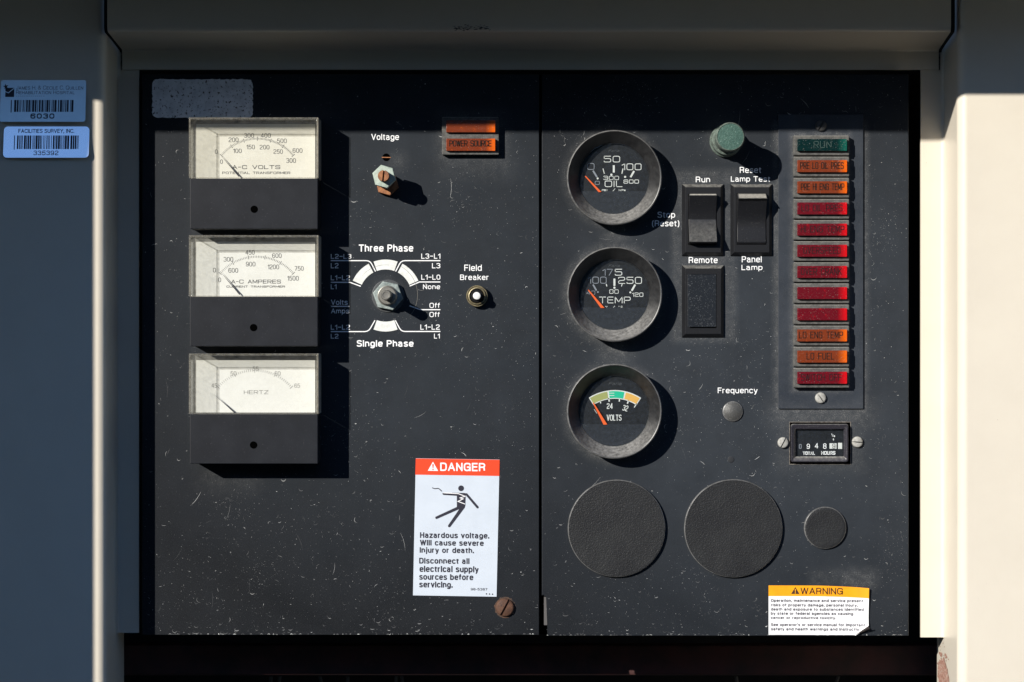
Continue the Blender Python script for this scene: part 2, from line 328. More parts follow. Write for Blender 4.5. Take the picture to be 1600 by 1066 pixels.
# ------------------------------------------------------------------ lettering, plain grotesque face drawn as strokes
HG = {
'A': (5, [('s', '0,0 2.5,6'), ('s', '2.5,6 5,0'), ('s', '.9,1.9 4.1,1.9')]),
'B': (4.4, [('s', '0,0 0,6'), ('s', '0,6 4.2,6 4.2,3.2 0,3.2'), ('s', '0,3.2 4.5,3.2 4.5,0 0,0')]),
'C': (4.8, [('s', '4.8,4.4 4.6,6 0,6 0,0 4.6,0 4.8,1.7')]), 'D': (4.6, [('s', '0,0 0,6'), ('s', '0,6 4.6,6 4.6,0 0,0')]),
'E': (3.9, [('s', '0,0 0,6'), ('s', '0,6 3.9,6'), ('s', '0,3.15 3.6,3.15'), ('s', '0,0 3.9,0')]),
'F': (3.7, [('s', '0,0 0,6'), ('s', '0,6 3.7,6'), ('s', '0,3.1 3.3,3.1')]),
'G': (4.9, [('s', '4.8,4.2 4.8,6 0,6 0,0 4.4,0 4.9,2.9'), ('s', '4.9,2.9 2.7,2.9'), ('s', '4.9,2.9 4.9,0')]),
'H': (4.4, [('s', '0,0 0,6'), ('s', '4.4,0 4.4,6'), ('s', '0,3.15 4.4,3.15')]), 'I': (0, [('s', '0,0 0,6')]), 'J': (3, [('s', '3,6 3,0 0,0 0,1.9')]),
'K': (4.3, [('s', '0,0 0,6'), ('s', '0,2.1 4.1,6'), ('s', '1.5,3.5 4.4,0')]), 'L': (3.4, [('s', '0,6 0,0'), ('s', '0,0 3.4,0')]),
'M': (5.4, [('s', '0,0 0,6'), ('s', '0,6 2.7,0'), ('s', '2.7,0 5.4,6'), ('s', '5.4,6 5.4,0')]), 'N': (4.4, [('s', '0,0 0,6'), ('s', '0,6 4.4,0'), ('s', '4.4,0 4.4,6')]),
'O': (5.1, [('c', '0,0 5.1,0 5.1,6 0,6')]), 'P': (4.3, [('s', '0,0 0,6'), ('s', '0,6 4.3,6 4.3,2.7 0,2.7')]),
'Q': (5.1, [('c', '0,0 5.1,0 5.1,6 0,6'), ('s', '3.2,1.6 5.2,-.3')]),
'R': (4.5, [('s', '0,0 0,6'), ('s', '0,6 4.4,6 4.4,2.9 0,2.9'), ('s', '2.4,2.9 4.0,2.9 4.2,0')]),
'S': (4.4, [('s', '4.2,4.8 4.0,6 .1,6 .1,3.4 4.5,2.8 4.5,0 .2,0 0,1.2')]), 'T': (4.6, [('s', '0,6 4.6,6'), ('s', '2.3,6 2.3,0')]),
'U': (4.4, [('s', '0,6 0,0 4.4,0 4.4,6')]), 'V': (4.8, [('s', '0,6 2.4,0'), ('s', '2.4,0 4.8,6')]),
'W': (7, [('s', '0,6 1.75,0'), ('s', '1.75,0 3.5,6'), ('s', '3.5,6 5.25,0'), ('s', '5.25,0 7,6')]), 'X': (4.6, [('s', '0,0 4.6,6'), ('s', '0,6 4.6,0')]),
'Y': (4.6, [('s', '0,6 2.3,2.6'), ('s', '2.3,2.6 4.6,6'), ('s', '2.3,2.6 2.3,0')]), 'Z': (4.3, [('s', '0,6 4.3,6'), ('s', '4.3,6 0,0'), ('s', '0,0 4.3,0')]),
'a': (3.8, [('s', '.2,3.5 .3,4.4 3.3,4.4 3.3,.1 4,0'), ('s', '3.3,2.7 0,2.4 0,0 3.3,-.1 3.3,1.8')]),
'b': (3.8, [('s', '0,0 0,6'), ('c', '0,0 3.8,0 3.8,4.4 0,4.4')]), 'c': (3.5, [('s', '3.5,3.3 3.3,4.4 0,4.4 0,0 3.3,0 3.5,1.1')]),
'd': (3.8, [('s', '3.8,0 3.8,6'), ('c', '0,0 3.8,0 3.8,4.4 0,4.4')]),
'e': (3.8, [('s', '.1,2.25 3.8,2.25'), ('s', '3.8,2.25 3.8,4.4 0,4.4 0,0 3.3,0 3.7,.75')]),
'f': (2.1, [('s', '.8,0 .8,6 2.2,6'), ('s', '0,4.3 2.1,4.3')]),
'g': (3.8, [('s', '3.8,4.4 3.8,-1.7 .1,-1.7 .1,-.7'), ('c', '0,.1 3.8,.1 3.8,4.4 0,4.4')]),
'h': (3.6, [('s', '0,0 0,6'), ('s', '0,2.2 0,4.4 3.6,4.4 3.6,0')]), 'i': (0, [('s', '0,0 0,4.4'), ('s', '0,5.5 0,6')]),
'j': (.5, [('s', '.5,4.4 .5,-1.7 -.5,-1.7'), ('s', '.5,5.5 .5,6')]), 'k': (3.4, [('s', '0,0 0,6'), ('s', '0,1.5 3.2,4.4'), ('s', '1.2,2.6 3.5,0')]),
'l': (0, [('s', '0,0 0,6')]), 'm': (6, [('s', '0,0 0,4.4'), ('s', '0,2.6 0,4.4 3,4.4 3,0'), ('s', '3,2.6 3,4.4 6,4.4 6,0')]),
'n': (3.6, [('s', '0,0 0,4.4'), ('s', '0,2.3 0,4.4 3.6,4.4 3.6,0')]), 'o': (3.9, [('c', '0,0 3.9,0 3.9,4.4 0,4.4')]),
'p': (3.8, [('s', '0,-1.7 0,4.4'), ('c', '0,0 3.8,0 3.8,4.4 0,4.4')]), 'q': (3.8, [('s', '3.8,-1.7 3.8,4.4'), ('c', '0,0 3.8,0 3.8,4.4 0,4.4')]),
'r': (2, [('s', '0,0 0,4.4'), ('s', '0,2.2 0,4.3 2.1,4.3')]), 's': (3.4, [('s', '3.3,3.6 3.1,4.4 .1,4.4 .1,2.5 3.5,2 3.5,0 .2,0 0,.8')]),
't': (2, [('s', '.8,5.7 .8,0 2.1,0'), ('s', '0,4.3 2,4.3')]), 'u': (3.6, [('s', '0,4.4 0,0 3.6,0 3.6,2.2'), ('s', '3.6,0 3.6,4.4')]),
'v': (3.6, [('s', '0,4.4 1.8,0'), ('s', '1.8,0 3.6,4.4')]), 'w': (5.6, [('s', '0,4.4 1.4,0'), ('s', '1.4,0 2.8,4.4'), ('s', '2.8,4.4 4.2,0'), ('s', '4.2,0 5.6,4.4')]),
'x': (3.5, [('s', '0,0 3.5,4.4'), ('s', '0,4.4 3.5,0')]), 'y': (3.7, [('s', '0,4.4 1.9,.1'), ('s', '3.7,4.4 1.5,-1.7 .3,-1.7')]),
'z': (3.3, [('s', '0,4.4 3.3,4.4'), ('s', '3.3,4.4 0,0'), ('s', '0,0 3.3,0')]),
'0': (4, [('c', '0,0 4,0 4,6 0,6')]), '1': (1.9, [('s', '0,4.5 1.9,5.9'), ('s', '1.9,6 1.9,0')]), '2': (4, [('s', '0,4.6 .2,6 4,6 4,3.4 .4,1.8 0,0'), ('s', '0,0 4,0')]),
'3': (4, [('s', '.1,4.8 .3,6 3.9,6 3.9,3.2 1.5,3.2'), ('s', '1.5,3.2 4,3.2 4,0 .2,0 0,1.2')]), '4': (4.2, [('s', '3.2,0 3.2,6'), ('s', '3.2,6 0,1.6'), ('s', '0,1.6 4.3,1.6')]),
'5': (4, [('s', '3.8,6 .6,6'), ('s', '.6,6 .1,2.9'), ('s', '.1,2.9 .8,3.8 4,3.8 4,0 .2,0 0,1.1')]), '6': (4, [('s', '3.9,4.7 3.9,6 0,6 0,1.9'), ('c', '0,0 4,0 4,3.7 0,3.7')]),
'7': (4, [('s', '0,6 4,6'), ('s', '4,6 1.4,0')]), '8': (4, [('c', '.1,3.2 3.9,3.2 3.9,6 .1,6'), ('c', '0,0 4,0 4,3.2 0,3.2')]),
'9': (4, [('c', '0,2.3 4,2.3 4,6 0,6'), ('s', '4,4.1 4,0 .1,0 .1,1.3')]),
'-': (1.9, [('s', '0,2.3 1.9,2.3')]), '–': (3.2, [('s', '0,3 3.2,3')]), '.': (0, [('s', '0,-.1 0,.5')]), ',': (.2, [('s', '.2,.5 0,-1.1')]),
"'": (0, [('s', '0,4.6 0,6')]), '(': (1.3, [('s', '1.3,6.4 0,4.8 0,.2 1.3,-1.5')]), ')': (1.3, [('s', '0,6.4 1.3,4.8 1.3,.2 0,-1.5')]),
'&': (4.6, [('s', '4.6,0 .9,4.2 .9,6 3.1,6 3.1,4.2 0,2.6 0,0 3.4,0 4.4,2.8')]), ' ': (1.2, []),
}
def text(mb, s, q, h, bold=0.012, clip=None, spacing=1.0, small=False, slant=0.0):
    """fill the ink quad q (bl, br, tr, tl) with the words s; bold sets the stroke weight"""
    sw = .80 + bold*16; gap = 1.0+sw; x = 0; items = []
    for ch in s:
        k = 1.0
        if small and ch.islower(): ch = ch.upper(); k = .8
        w, st = HG[ch]
        for kind, d in st:
            pts = [tuple(float(v)*k for v in p_.split(',')) for p_ in d.split()]
            pts = rounded(pts, 2.05, kind == 'c') if len(pts) > 2 else pts
            items.append(([(px+x+slant*py, py) for px, py in pts], kind == 'c', len(pts)))
        x += w*k+gap*spacing
    xs = [p_[0] for it in items for p_ in it[0]]; ys = [p_[1] for it in items for p_ in it[0]]
    a0, a1, c0, c1 = min(xs)-sw/2, max(xs)+sw/2, min(ys)-sw*.5, max(ys)+sw*.5
    bl, br, tr, tl = [Vector(p_) for p_ in q]
    usc = ((tl-bl).length/(c1-c0)*.55+(br-bl).length/(a1-a0)*.45)
    for n_, (pts, cl, m_) in enumerate(items):
        out = []
        if not cl and m_ == 2:
            pts = list(pts)
            for e_, f in ((0, 1), (-1, -2)):
                d = Vector(pts[e_])-Vector(pts[f])
                if d.length > 1e-6: d = d.normalized()*sw*.42; pts[e_] = (pts[e_][0]+d.x, pts[e_][1]+d.y)
        for X, Y in pts:
            u = (X-a0)/(a1-a0); v = (Y-c0)/(c1-c0); p_ = bl*(1-u)*(1-v)+br*u*(1-v)+tr*u*v+tl*(1-u)*v; out.append((p_.x, p_.y))
        mb.ribbon(out, sw*usc, h+.02*(n_ % 4), closed=cl)
def tbox(mb, s, x0, x1, y0, y1, h, **k):   # y up, y0 bottom
    text(mb, s, [(x0, y0), (x1, y0), (x1, y1), (x0, y1)], h, **k)

# ================================================================== MATERIAL LIST
cream = mat('cream_enamel', (0.69, 0.635, 0.535), rough=0.34, spec=0.45, col2=(0.655, 0.60, 0.505), n2=120, a2=(.35, .7), dust=(0.36, 0.32, 0.26), nd=5, ad=(.74, .80), bump=0.10, nb=3)
dark_inside = mat('dark_interior_paint', (0.012, 0.012, 0.013), rough=0.8, col2=(0.02, 0.018, 0.016), n2=40)
red_beam = mat('red_oxide_beam', (0.07, 0.022, 0.02), rough=0.7, col2=(0.03, 0.015, 0.013), n2=60)
black_plastic = mat('black_plastic', (0.009, 0.0095, 0.0115), settle=((.24, .235, .22), .8), rough=0.40, dust=(0.18, 0.18, 0.17), nd=1.8, ad=(.66, .80), bump=.06, nb=1.6)
rocker_mat = mat('rocker_plastic', (0.012, 0.0125, 0.015), settle=((.21, .21, .205), .75), rough=0.38, dust=(0.26, 0.26, 0.25), nd=1.5, ad=(.64, .80), bump=.12, nb=1.2)
meter_black = mat('meter_black_plastic', (0.006, 0.0075, 0.0115), rough=0.5, spec=.3, col2=(0.011, 0.013, 0.018), n2=60, dust=(0.16, 0.16, 0.16), nd=1.9, ad=(.67, .80), bump=.10, nb=1.5)
bezel_mat = mat('weathered_bezel', (0.011, 0.011, 0.012), settle=((.30, .295, .285), .85), rough=0.38, spec=0.5, col2=(0.026, 0.026, 0.027), n2=14, a2=(.4, .62), dust=(0.28, 0.275, 0.26), nd=1.6, ad=(.70, .82), bump=.09, nb=1.7)
housing_mat = mat('dusty_lamp_housing', (0.055, 0.055, 0.053), settle=((.46, .45, .41), .9), rough=0.8, col2=(0.115, 0.113, 0.105), n2=7, a2=(.38, .62), dust=(0.42, 0.41, 0.38), nd=1.5, ad=(.60, .74), bump=.3, nb=1.3)
white_ink = mat('white_ink', (0.90, 0.91, 0.92), rough=0.6, col2=(0.74, 0.75, 0.76), n2=6, a2=(.5, .8))
white_print = mat('worn_white_print', (0.74, 0.76, 0.74), rough=0.6, col2=(0.60, 0.61, 0.57), n2=9, a2=(.45, .75), dust=(.2, .2, .2), nd=1.6, ad=(.74, .8))
dim_print = mat('dimmer_print', (0.25, 0.27, 0.31), rough=0.6)  # dimmer print colour for the left-hand figures
faint_print = mat('faint_print', (0.08, 0.085, 0.09), rough=0.6)
black_ink = mat('black_ink', (0.015, 0.015, 0.030), rough=0.6)
grey_ink = mat('grey_ink', (0.14, 0.14, 0.145), rough=0.6)
pale_ink = mat('pale_grey_ink', (0.33, 0.33, 0.32), rough=0.6)
dial_white = mat('dial_ivory', (0.84, 0.83, 0.76), rough=0.7, col2=(0.76, 0.74, 0.66), n2=45, a2=(.45, .75), dust=(.6, .56, .45), nd=4, ad=(.72, .8))
dial_white2 = mat('dial_white', (0.88, 0.89, 0.87), rough=0.7, col2=(0.82, 0.83, 0.80), n2=45, a2=(.45, .75))
dial_black = mat('dial_black', (0.006, 0.007, 0.009), rough=0.45, dust=(.06, .065, .07), nd=2, ad=(.66, .8))
mask_black = mat('dial_mask_grey', (0.012, 0.015, 0.021), rough=0.5, dust=(.12, .13, .14), nd=1.8, ad=(.62, .8))
glass = clear_mat('gauge_glass', (0.93, 0.95, 0.95), 0.02, 0.03, (.26, .32, .42))  # dust tinted blue, painting in the sky's reflection
pane = clear_mat('meter_pane', (0.93, 0.93, 0.91), 0.04, 0.05, (.55, .54, .50))
acryl = clear_mat('cover_wall_acrylic', (0.93, 0.925, 0.90), 0.15, 0.13, (.42, .41, .38))
rim_clear = clear_mat('cover_rim_acrylic', (0.94, 0.93, 0.90), 0.12, 0.20, (.40, .385, .34))
cover_rim = mat('milky_cover_rim', (0.40, 0.385, 0.34), rough=0.4, col2=(0.22, 0.215, 0.20), n2=10, a2=(.42, .62), dust=(.7, .69, .64), nd=2, ad=(.62, .75), bump=.15)
orange = mat('needle_orange', (0.90, 0.13, 0.015), rough=0.5)
steel = mat('dull_steel', (0.30, 0.29, 0.26), rough=0.42, metal=0.7, col2=(0.26, 0.25, 0.23), n2=6, bump=.15)
chalky = mat('oxidised_screw', (0.42, 0.415, 0.385), rough=0.75, col2=(0.25, 0.245, 0.225), n2=7, dust=(.58, .57, .53), nd=2, ad=(.6, .75), bump=.25)
nut_mat = mat('corroded_nut', (0.30, 0.35, 0.34), rough=0.6, metal=0.25, col2=(0.17, 0.205, 0.20), n2=9, dust=(.55, .60, .57), nd=2.5, ad=(.58, .72), bump=.3)
nut_green = mat('verdigris_nut', (0.44, 0.52, 0.46), rough=0.7, col2=(0.30, 0.37, 0.32), n2=7, dust=(.62, .66, .6), nd=2, ad=(.6, .75), bump=.3)
copper = mat('rusted_copper', (0.40, 0.17, 0.07), rough=0.65, metal=0.2, col2=(0.22, 0.09, 0.045), n2=6, bump=.3)
rust = mat('brown_rust', (0.075, 0.033, 0.018), rough=0.75, col2=(0.15, 0.07, 0.04), n2=8, dust=(0.045, 0.022, 0.016), nd=4, ad=(.52, .66), bump=.5, nb=3)
brass = mat('tarnished_brass', (0.36, 0.31, 0.19), rough=0.5, metal=0.6, col2=(0.20, 0.17, 0.11), n2=6, bump=.2)
button_white = mat('white_button', (0.82, 0.82, 0.80), rough=0.35)
green_cap = mat('green_speckled_cap', (0.026, 0.072, 0.058), rough=0.7, col2=(0.055, 0.125, 0.102), n2=2.2, a2=(.42, .6), dust=(.28, .40, .35), nd=1.8, ad=(.60, .72), bump=.3)
green_side = mat('green_oxide_side', (0.13, 0.17, 0.145), rough=0.8, col2=(0.05, 0.065, 0.055), n2=5, dust=(.34, .37, .31), nd=2, ad=(.6, .74), bump=.4)
disc_mat = mat('crackle_black', (0.014, 0.0145, 0.016), rough=0.40, col2=(0.022, 0.023, 0.024), n2=60, dust=(.24, .24, .22), nd=1.5, ad=(.70, .84), bump=.62, nb=2.2)
plug_mat = mat('crackle_plug', (0.07, 0.07, 0.068), rough=0.5, dust=(.3, .3, .28), nd=1.7, ad=(.60, .78), bump=.45, nb=2.0)
sign_white = mat('vinyl_white', (0.60, 0.66, 0.74), rough=0.4, col2=(0.56, 0.62, 0.70), n2=50)
sign_white2 = mat('vinyl_bright_white', (0.88, 0.88, 0.90), rough=0.4, col2=(0.82, 0.82, 0.84), n2=50)
sign_red = mat('vinyl_red', (0.83, 0.065, 0.02), rough=0.4)
sign_orange = mat('vinyl_orange', (0.95, 0.40, 0.01), rough=0.4, col2=(0.93, 0.34, 0.01), n2=30)
tag_teal = mat('pale_teal_tag', (0.56, 0.66, 0.68), rough=0.28, metal=.6, col2=(0.52, 0.62, 0.64), n2=30)
tag_white = mat('bluish_white_tag', (0.93, 0.96, 1.0), rough=0.22, metal=.95)
tag_ink = mat('navy_ink', (0.012, 0.018, 0.04), rough=0.5)
residue = mat('sticker_residue', (0.78, 0.80, 0.84), rough=0.9, col2=(0.55, 0.57, 0.61), n2=18, a2=(.42, .7), dust=(.03, .032, .036), nd=4.5, ad=(.60, .63))
fold_dark = mat('sticker_underside', (0.10, 0.085, 0.085), rough=0.6)
hole_mat = mat('hole_black', (0.001, 0.001, 0.001), rough=1, spec=0.0)
rubber_and_shade = mat('black_rubber_and_shade', (0.008, 0.008, 0.009), rough=0.8, spec=.15)
ground_mat = mat('dark_gravel', (0.07, 0.065, 0.055), rough=0.9, col2=(0.045, 0.045, 0.04), n2=900, bump=2)

def lens_mat(name, clean_glow, overlay):
    """coloured lens: saturated plastic, dull weathered coat worn in spots, sun glow painted on its right end"""
    m = mat(name, clean_glow, rough=0.25, spec=.5, bump=.35, nb=4)
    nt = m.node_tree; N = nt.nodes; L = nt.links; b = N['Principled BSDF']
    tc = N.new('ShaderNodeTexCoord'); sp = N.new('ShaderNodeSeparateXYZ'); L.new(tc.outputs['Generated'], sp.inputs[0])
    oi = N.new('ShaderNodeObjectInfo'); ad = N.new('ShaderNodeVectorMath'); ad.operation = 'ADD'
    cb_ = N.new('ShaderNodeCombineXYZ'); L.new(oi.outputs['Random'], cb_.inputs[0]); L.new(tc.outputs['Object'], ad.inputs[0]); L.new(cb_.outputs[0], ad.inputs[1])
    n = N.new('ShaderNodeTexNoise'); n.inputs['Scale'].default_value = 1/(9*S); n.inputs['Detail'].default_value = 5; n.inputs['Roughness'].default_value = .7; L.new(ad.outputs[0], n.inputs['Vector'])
    r = N.new('ShaderNodeMapRange'); r.inputs['From Min'].default_value = .80; r.inputs['From Max'].default_value = .97; L.new(sp.outputs['X'], r.inputs['Value'])  # brighter colour at the right end paints the sun glowing through
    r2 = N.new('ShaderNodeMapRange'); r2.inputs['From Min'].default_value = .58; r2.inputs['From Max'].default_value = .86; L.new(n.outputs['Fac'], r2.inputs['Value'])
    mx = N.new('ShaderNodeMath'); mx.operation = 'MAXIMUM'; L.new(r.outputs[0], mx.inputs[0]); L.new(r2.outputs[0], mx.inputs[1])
    c = N.new('ShaderNodeMix'); c.data_type = 'RGBA'; L.new(mx.outputs[0], c.inputs[0]); c.inputs[6].default_value = (*overlay, 1); c.inputs[7].default_value = (*clean_glow, 1)
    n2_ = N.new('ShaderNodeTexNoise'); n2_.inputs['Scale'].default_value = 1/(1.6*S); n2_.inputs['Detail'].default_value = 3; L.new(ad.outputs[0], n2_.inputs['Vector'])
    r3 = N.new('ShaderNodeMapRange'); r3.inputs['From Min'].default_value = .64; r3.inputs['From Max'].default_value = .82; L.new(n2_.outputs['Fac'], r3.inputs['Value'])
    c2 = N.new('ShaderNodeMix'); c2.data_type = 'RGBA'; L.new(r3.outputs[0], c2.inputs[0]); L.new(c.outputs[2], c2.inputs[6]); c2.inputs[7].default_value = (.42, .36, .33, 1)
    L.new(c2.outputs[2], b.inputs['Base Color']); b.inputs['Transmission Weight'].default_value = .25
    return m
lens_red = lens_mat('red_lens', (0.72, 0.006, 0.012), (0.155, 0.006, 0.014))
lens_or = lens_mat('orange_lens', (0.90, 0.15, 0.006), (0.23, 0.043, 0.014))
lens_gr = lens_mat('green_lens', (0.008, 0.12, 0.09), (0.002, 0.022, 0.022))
glow = mat('lens_reflector', (0.75, 0.74, 0.70), rough=0.35, spec=.6)

# ================================================================== ENCLOSURE
HP, HPL, HF = 97.0, 82.0, -22.0           # depth of right post face, left post face, flanges
env = thing('generator_enclosure', 'beige painted sheet metal generator enclosure framing the two black control panels', 'enclosure', wl3(800, 1100, 0))
EF = Fr(800, 1100)
def e(px, py, h): return EF.p(px, py, h)
def post(side):
    b = MB(); ytop, ybot = e(0, -260, 0)[1], e(0, 1330, 0)[1]
    if side < 0:
        xe = e(165, 0, HPL)[0]; xf = e(217, 0, HF)[0]; xs = xe+0.5; xo = e(-520, 0, HPL)[0]; hp = HPL; r = 14
        prof = [(xo, hp)]
        prof += [(xe-r+r*math.sin(R(a)), hp-r+r*math.cos(R(a))) for a in range(0, 91, 9)]
        prof += [(xs, HF+5)] + [(xs+5-5*math.cos(R(a)), HF+5-5*math.sin(R(a))) for a in range(15, 91, 15)]
        prof += [(xf, HF), (xf, HF-5)]
    else:
        xe = e(1497, 0, HP)[0]; xf = e(1438.5, 0, HF)[0]; xs = e(1475, 0, HF)[0]; xo = e(2150, 0, HP)[0]; hp = HP; r = 15
        xe = xs-0.5
        prof = [(xo, hp)]
        prof += [(xe+r-r*math.sin(R(a)), hp-r+r*math.cos(R(a))) for a in range(0, 91, 9)]
        prof += [(xs, HF+6)] + [(xs-6+6*math.cos(R(a)), HF+6-6*math.sin(R(a))) for a in range(15, 91, 15)]
        prof += [(xf, HF), (xf, HF-5)]
    # the flange stops at the sill; the post's face and return go on down
    ycut = e(0, 989 if side < 0 else 996, HF)[1]
    def sweep(p, y0, y1):
        va = [b.bm.verts.new(V(x, y0, h)) for x, h in p]; vb = [b.bm.verts.new(V(x, y1, h)) for x, h in p]
        for i in range(len(p)-1):
            f = b.bm.faces.new([va[i], va[i+1], vb[i+1], vb[i]]); f.normal_update()
            if side > 0: f.normal_flip()
    sweep(prof, ycut, ytop)
    k = len(prof)-2 if side < 0 else len(prof)-2
    lower = [q for q in prof[:k]]
    if side < 0: lower = [q for q in lower if q[0] <= xs+.01]; lower.append((xs, HF-60))
    else: lower = [q for q in lower if q[0] >= xs-.01 or q[1] > HF+8]; lower.append((xs-.0, HF-60))
    sweep(lower, ybot, ycut)
    o = b.build('post', cream, env, smooth=40)
    # outer return of the cabinet side
    return o
post(-1); post(1)

# header rail: face, return and lower flange, its ends following the posts
hb = MB()
prof = [(-260, 99.0)]
yb, yf = U(0, 50, 99)[1], U(0, 78, HF)[1]
r = 9
pr = [(-300.0, 99.0)] + [(yb-r+r*math.sin(R(a)), 99-r+r*math.cos(R(a))) for a in range(0, 91, 15)]
pr += [(yf-0.0, HF+4+4), (yf+1.5, HF+4+1.5), (yf+4, HF+4)]
yl = U(0, 109, HF+4)[1]; pr += [(yl, HF+4), (yl, HF-2)]
rows = []
for (y, h) in pr:
    t = max(0, min(1, (99-h)/(99-HF-4)))
    xl = U(164, 0, 99)[0]*(1-t) + U(188, 0, HF)[0]*t + 3.5; xr = U(1489, 0, 99)[0]*(1-t)+U(1469, 0, HF)[0]*t - 3
    rows.append((hb.bm.verts.new(V(xl-EF.x, EF.y-y, h)), hb.bm.verts.new(V(xr-EF.x, EF.y-y, h))))
for a, c in zip(rows, rows[1:]): hb.bm.faces.new([a[0], c[0], c[1], a[1]])
hdr = hb.build('header_rail', cream, env, smooth=40)
for sd_ in (0, 1):  # black strips painted in for the deep shade of the header's end gaps
    gk = MB(); prev = None; pp = pr[2:]
    pts_ = [(pr[0][0], 99.0)]+pr[1:]
    for (y, h) in pts_:
        t = max(0, min(1, (99-h)/(99-HF-4)))
        if sd_ == 0: xl = U(164, 0, 99)[0]*(1-t) + U(188, 0, HF)[0]*t + 3.3; xo = xl-5.5+1.5*t
        else: xl = U(1489, 0, 99)[0]*(1-t)+U(1469, 0, HF)[0]*t - 2.8; xo = xl+6.5-1.5*t
        hh_ = h-4
        cur_ = [gk.bm.verts.new(V(xl-EF.x, EF.y-y, hh_)), gk.bm.verts.new(V(xo-EF.x, EF.y-y, hh_)), gk.bm.verts.new(V(xo-EF.x, EF.y-y-(3 if hh_ < 20 else 0), hh_-14)), gk.bm.verts.new(V(xl-EF.x, EF.y-y, hh_-14))]
        if prev:
            for k in range(4): gk.bm.faces.new([prev[k], prev[(k+1) % 4], cur_[(k+1) % 4], cur_[k]])
        prev = cur_
    gk.build('gap_shade', rubber_and_shade, env, smooth=0, recalc=True)
# scuffed black mark on the header's lower edge
sb = MB(); rs = random.Random(3)
fr_y = yb-6
for i in range(70):
    x = U(705+rs.random()*60, 0, 99)[0]-EF.x; y = EF.y-(U(0, 44, 99)[1]+rs.gauss(0, 2.2)); l = 1+rs.random()*4
    sb.ribbon([(x, y), (x+l*.5, y+rs.uniform(-.6, .6)), (x+l, y+rs.uniform(-1.2, 1.2))], rs.uniform(.4, 1.2), 99.25, taper=True)
o = sb.build('scuff_mark', black_ink, env, smooth=0); o['kind'] = 'stuff'

# canopy above and the open door to the left: they cast the shade seen on the header and left post
cb = MB()
he = 600.0; y_eave = 207-BX*he
cb.box(-1500-EF.x+800, 1500-EF.x+800, EF.y-y_eave, EF.y-y_eave+22, 99.5, he)
cb.build('canopy', cream, env, smooth=0)
hd = 640.0; 
def door_x(h): return U(150.5, 0, HPL)[0]-3 - AX*(h-HPL)     # the free edge lies on the shadow plane through the strip's left rim
xd = door_x(hd); xh = -330.0
db = MB()
db.hexa([(xh-EF.x, EF.y-1300, HPL+2), (xh-14-EF.x, EF.y-1300, HPL+2), (xd-14-EF.x, EF.y-1300, hd), (xd-EF.x, EF.y-1300, hd)],
        [(xh-EF.x, EF.y+240, HPL+2), (xh-14-EF.x, EF.y+240, HPL+2), (xd-14-EF.x, EF.y+240, hd), (xd-EF.x, EF.y+240, hd)])
db.build('door', cream, env, smooth=0, recalc=True)
# interior: back wall, floor, side skins and the sill beam seen under the panels
ib = MB()
x0, x1 = U(100, 0)[0]-EF.x, U(1530, 0)[0]-EF.x
ib.box(x0, x1, e(0, 1400, 0)[1], e(0, -200, 0)[1], -420, -410)
ib.box(x0, x0+4, e(0, 1400, 0)[1], e(0, -200, 0)[1], -410, -28)
ib.box(x1-4, x1, e(0, 1400, 0)[1], e(0, -200, 0)[1], -410, -28)
ib.box(x0+4, x1-4, e(0, 100, 0)[1], e(0, 96, 0)[1], -410, -26)
ib.build('inner_wall', dark_inside, env, smooth=0)
bb = MB()
bb.box(x0+5, x1-5, e(0, 1056, -175)[1], e(0, 1008, -175)[1], -205, -175, bev=5)
bb.build('sill_beam', red_beam, env)
# sun bleached rust at the foot of the right post
rb = MB(); rr = random.Random(5)
def blotch(mb, cx, cy, rx, ry, h, n=26, jag=.22, rnd=rr):
    ph = [rnd.uniform(1-jag, 1+jag) for _ in range(n)]
    mb.poly([(cx+rx*ph[i]*math.cos(2*math.pi*i/n), cy+ry*ph[i]*math.sin(2*math.pi*i/n)) for i in range(n)], h)
rust_pale = mat('faded_rust', (0.46, 0.27, 0.21), rough=0.9, col2=(0.25, 0.11, 0.075), n2=3.5, a2=(.40, .60), dust=(.66, .6, .5), nd=5, ad=(.55, .68))
xs_ = e(1475, 0, HF)[0]-.75
def spots(cy0, cy1, h0, h1, n, sz, x_=None):
    for _ in range(n):
        yy = EF.y-U(0, rr.uniform(cy0, cy1), 20)[1]; hh_ = rr.gauss((h0+h1)/2, (h1-h0)/3.2); r_ = rr.uniform(.4, 1)**2*sz
        ph = [rr.uniform(.6, 1.3) for _ in range(9)]
        rb.face([(xs_-rr.uniform(0, .05), yy+r_*ph[k]*math.sin(k*.7), hh_+r_*3.4*ph[k]*math.cos(k*.7)) for k in range(9)])
spots(1026, 1075, -62, 10, 60, 3.0); spots(1000, 1030, -60, -10, 10, 1.0)
pts_ = []
for k in range(30):
    a_ = 2*math.pi*k/30; jg = rr.uniform(.9, 1.12); pts_.append((xs_-.15, EF.y-U(0, 1062, 0)[1]+30*jg*math.sin(a_), -24+44*jg*math.cos(a_)))
rb.face(pts_)
o = rb.build('rust_spots', rust_pale, env, smooth=0); o['kind'] = 'stuff'
# hanging cables just visible under the sill
rw = random.Random(11); cable_m = mat('grey_cable', (0.10, 0.10, 0.095), rough=.5)
for px in (425, 436, 498, 545, 618, 628, 1310, 1150):
    b = MB(); x_, y_, h_ = e(px, 1057, -240); bm = b.bm; prev = None; dx = rw.uniform(-.35, .35)
    for k in range(9):
        cx_ = x_+dx*k*12+2*math.sin(k*.9+px); cy_ = y_-k*12
        ring = [bm.verts.new(V(cx_+3*math.cos(a*math.pi/4), cy_, h_+3*math.sin(a*math.pi/4))) for a in range(8)]
        if prev:
            for a in range(8): bm.faces.new([prev[a], prev[(a+1) % 8], ring[(a+1) % 8], ring[a]])
        prev = ring
    b.build('cable', cable_m, env)

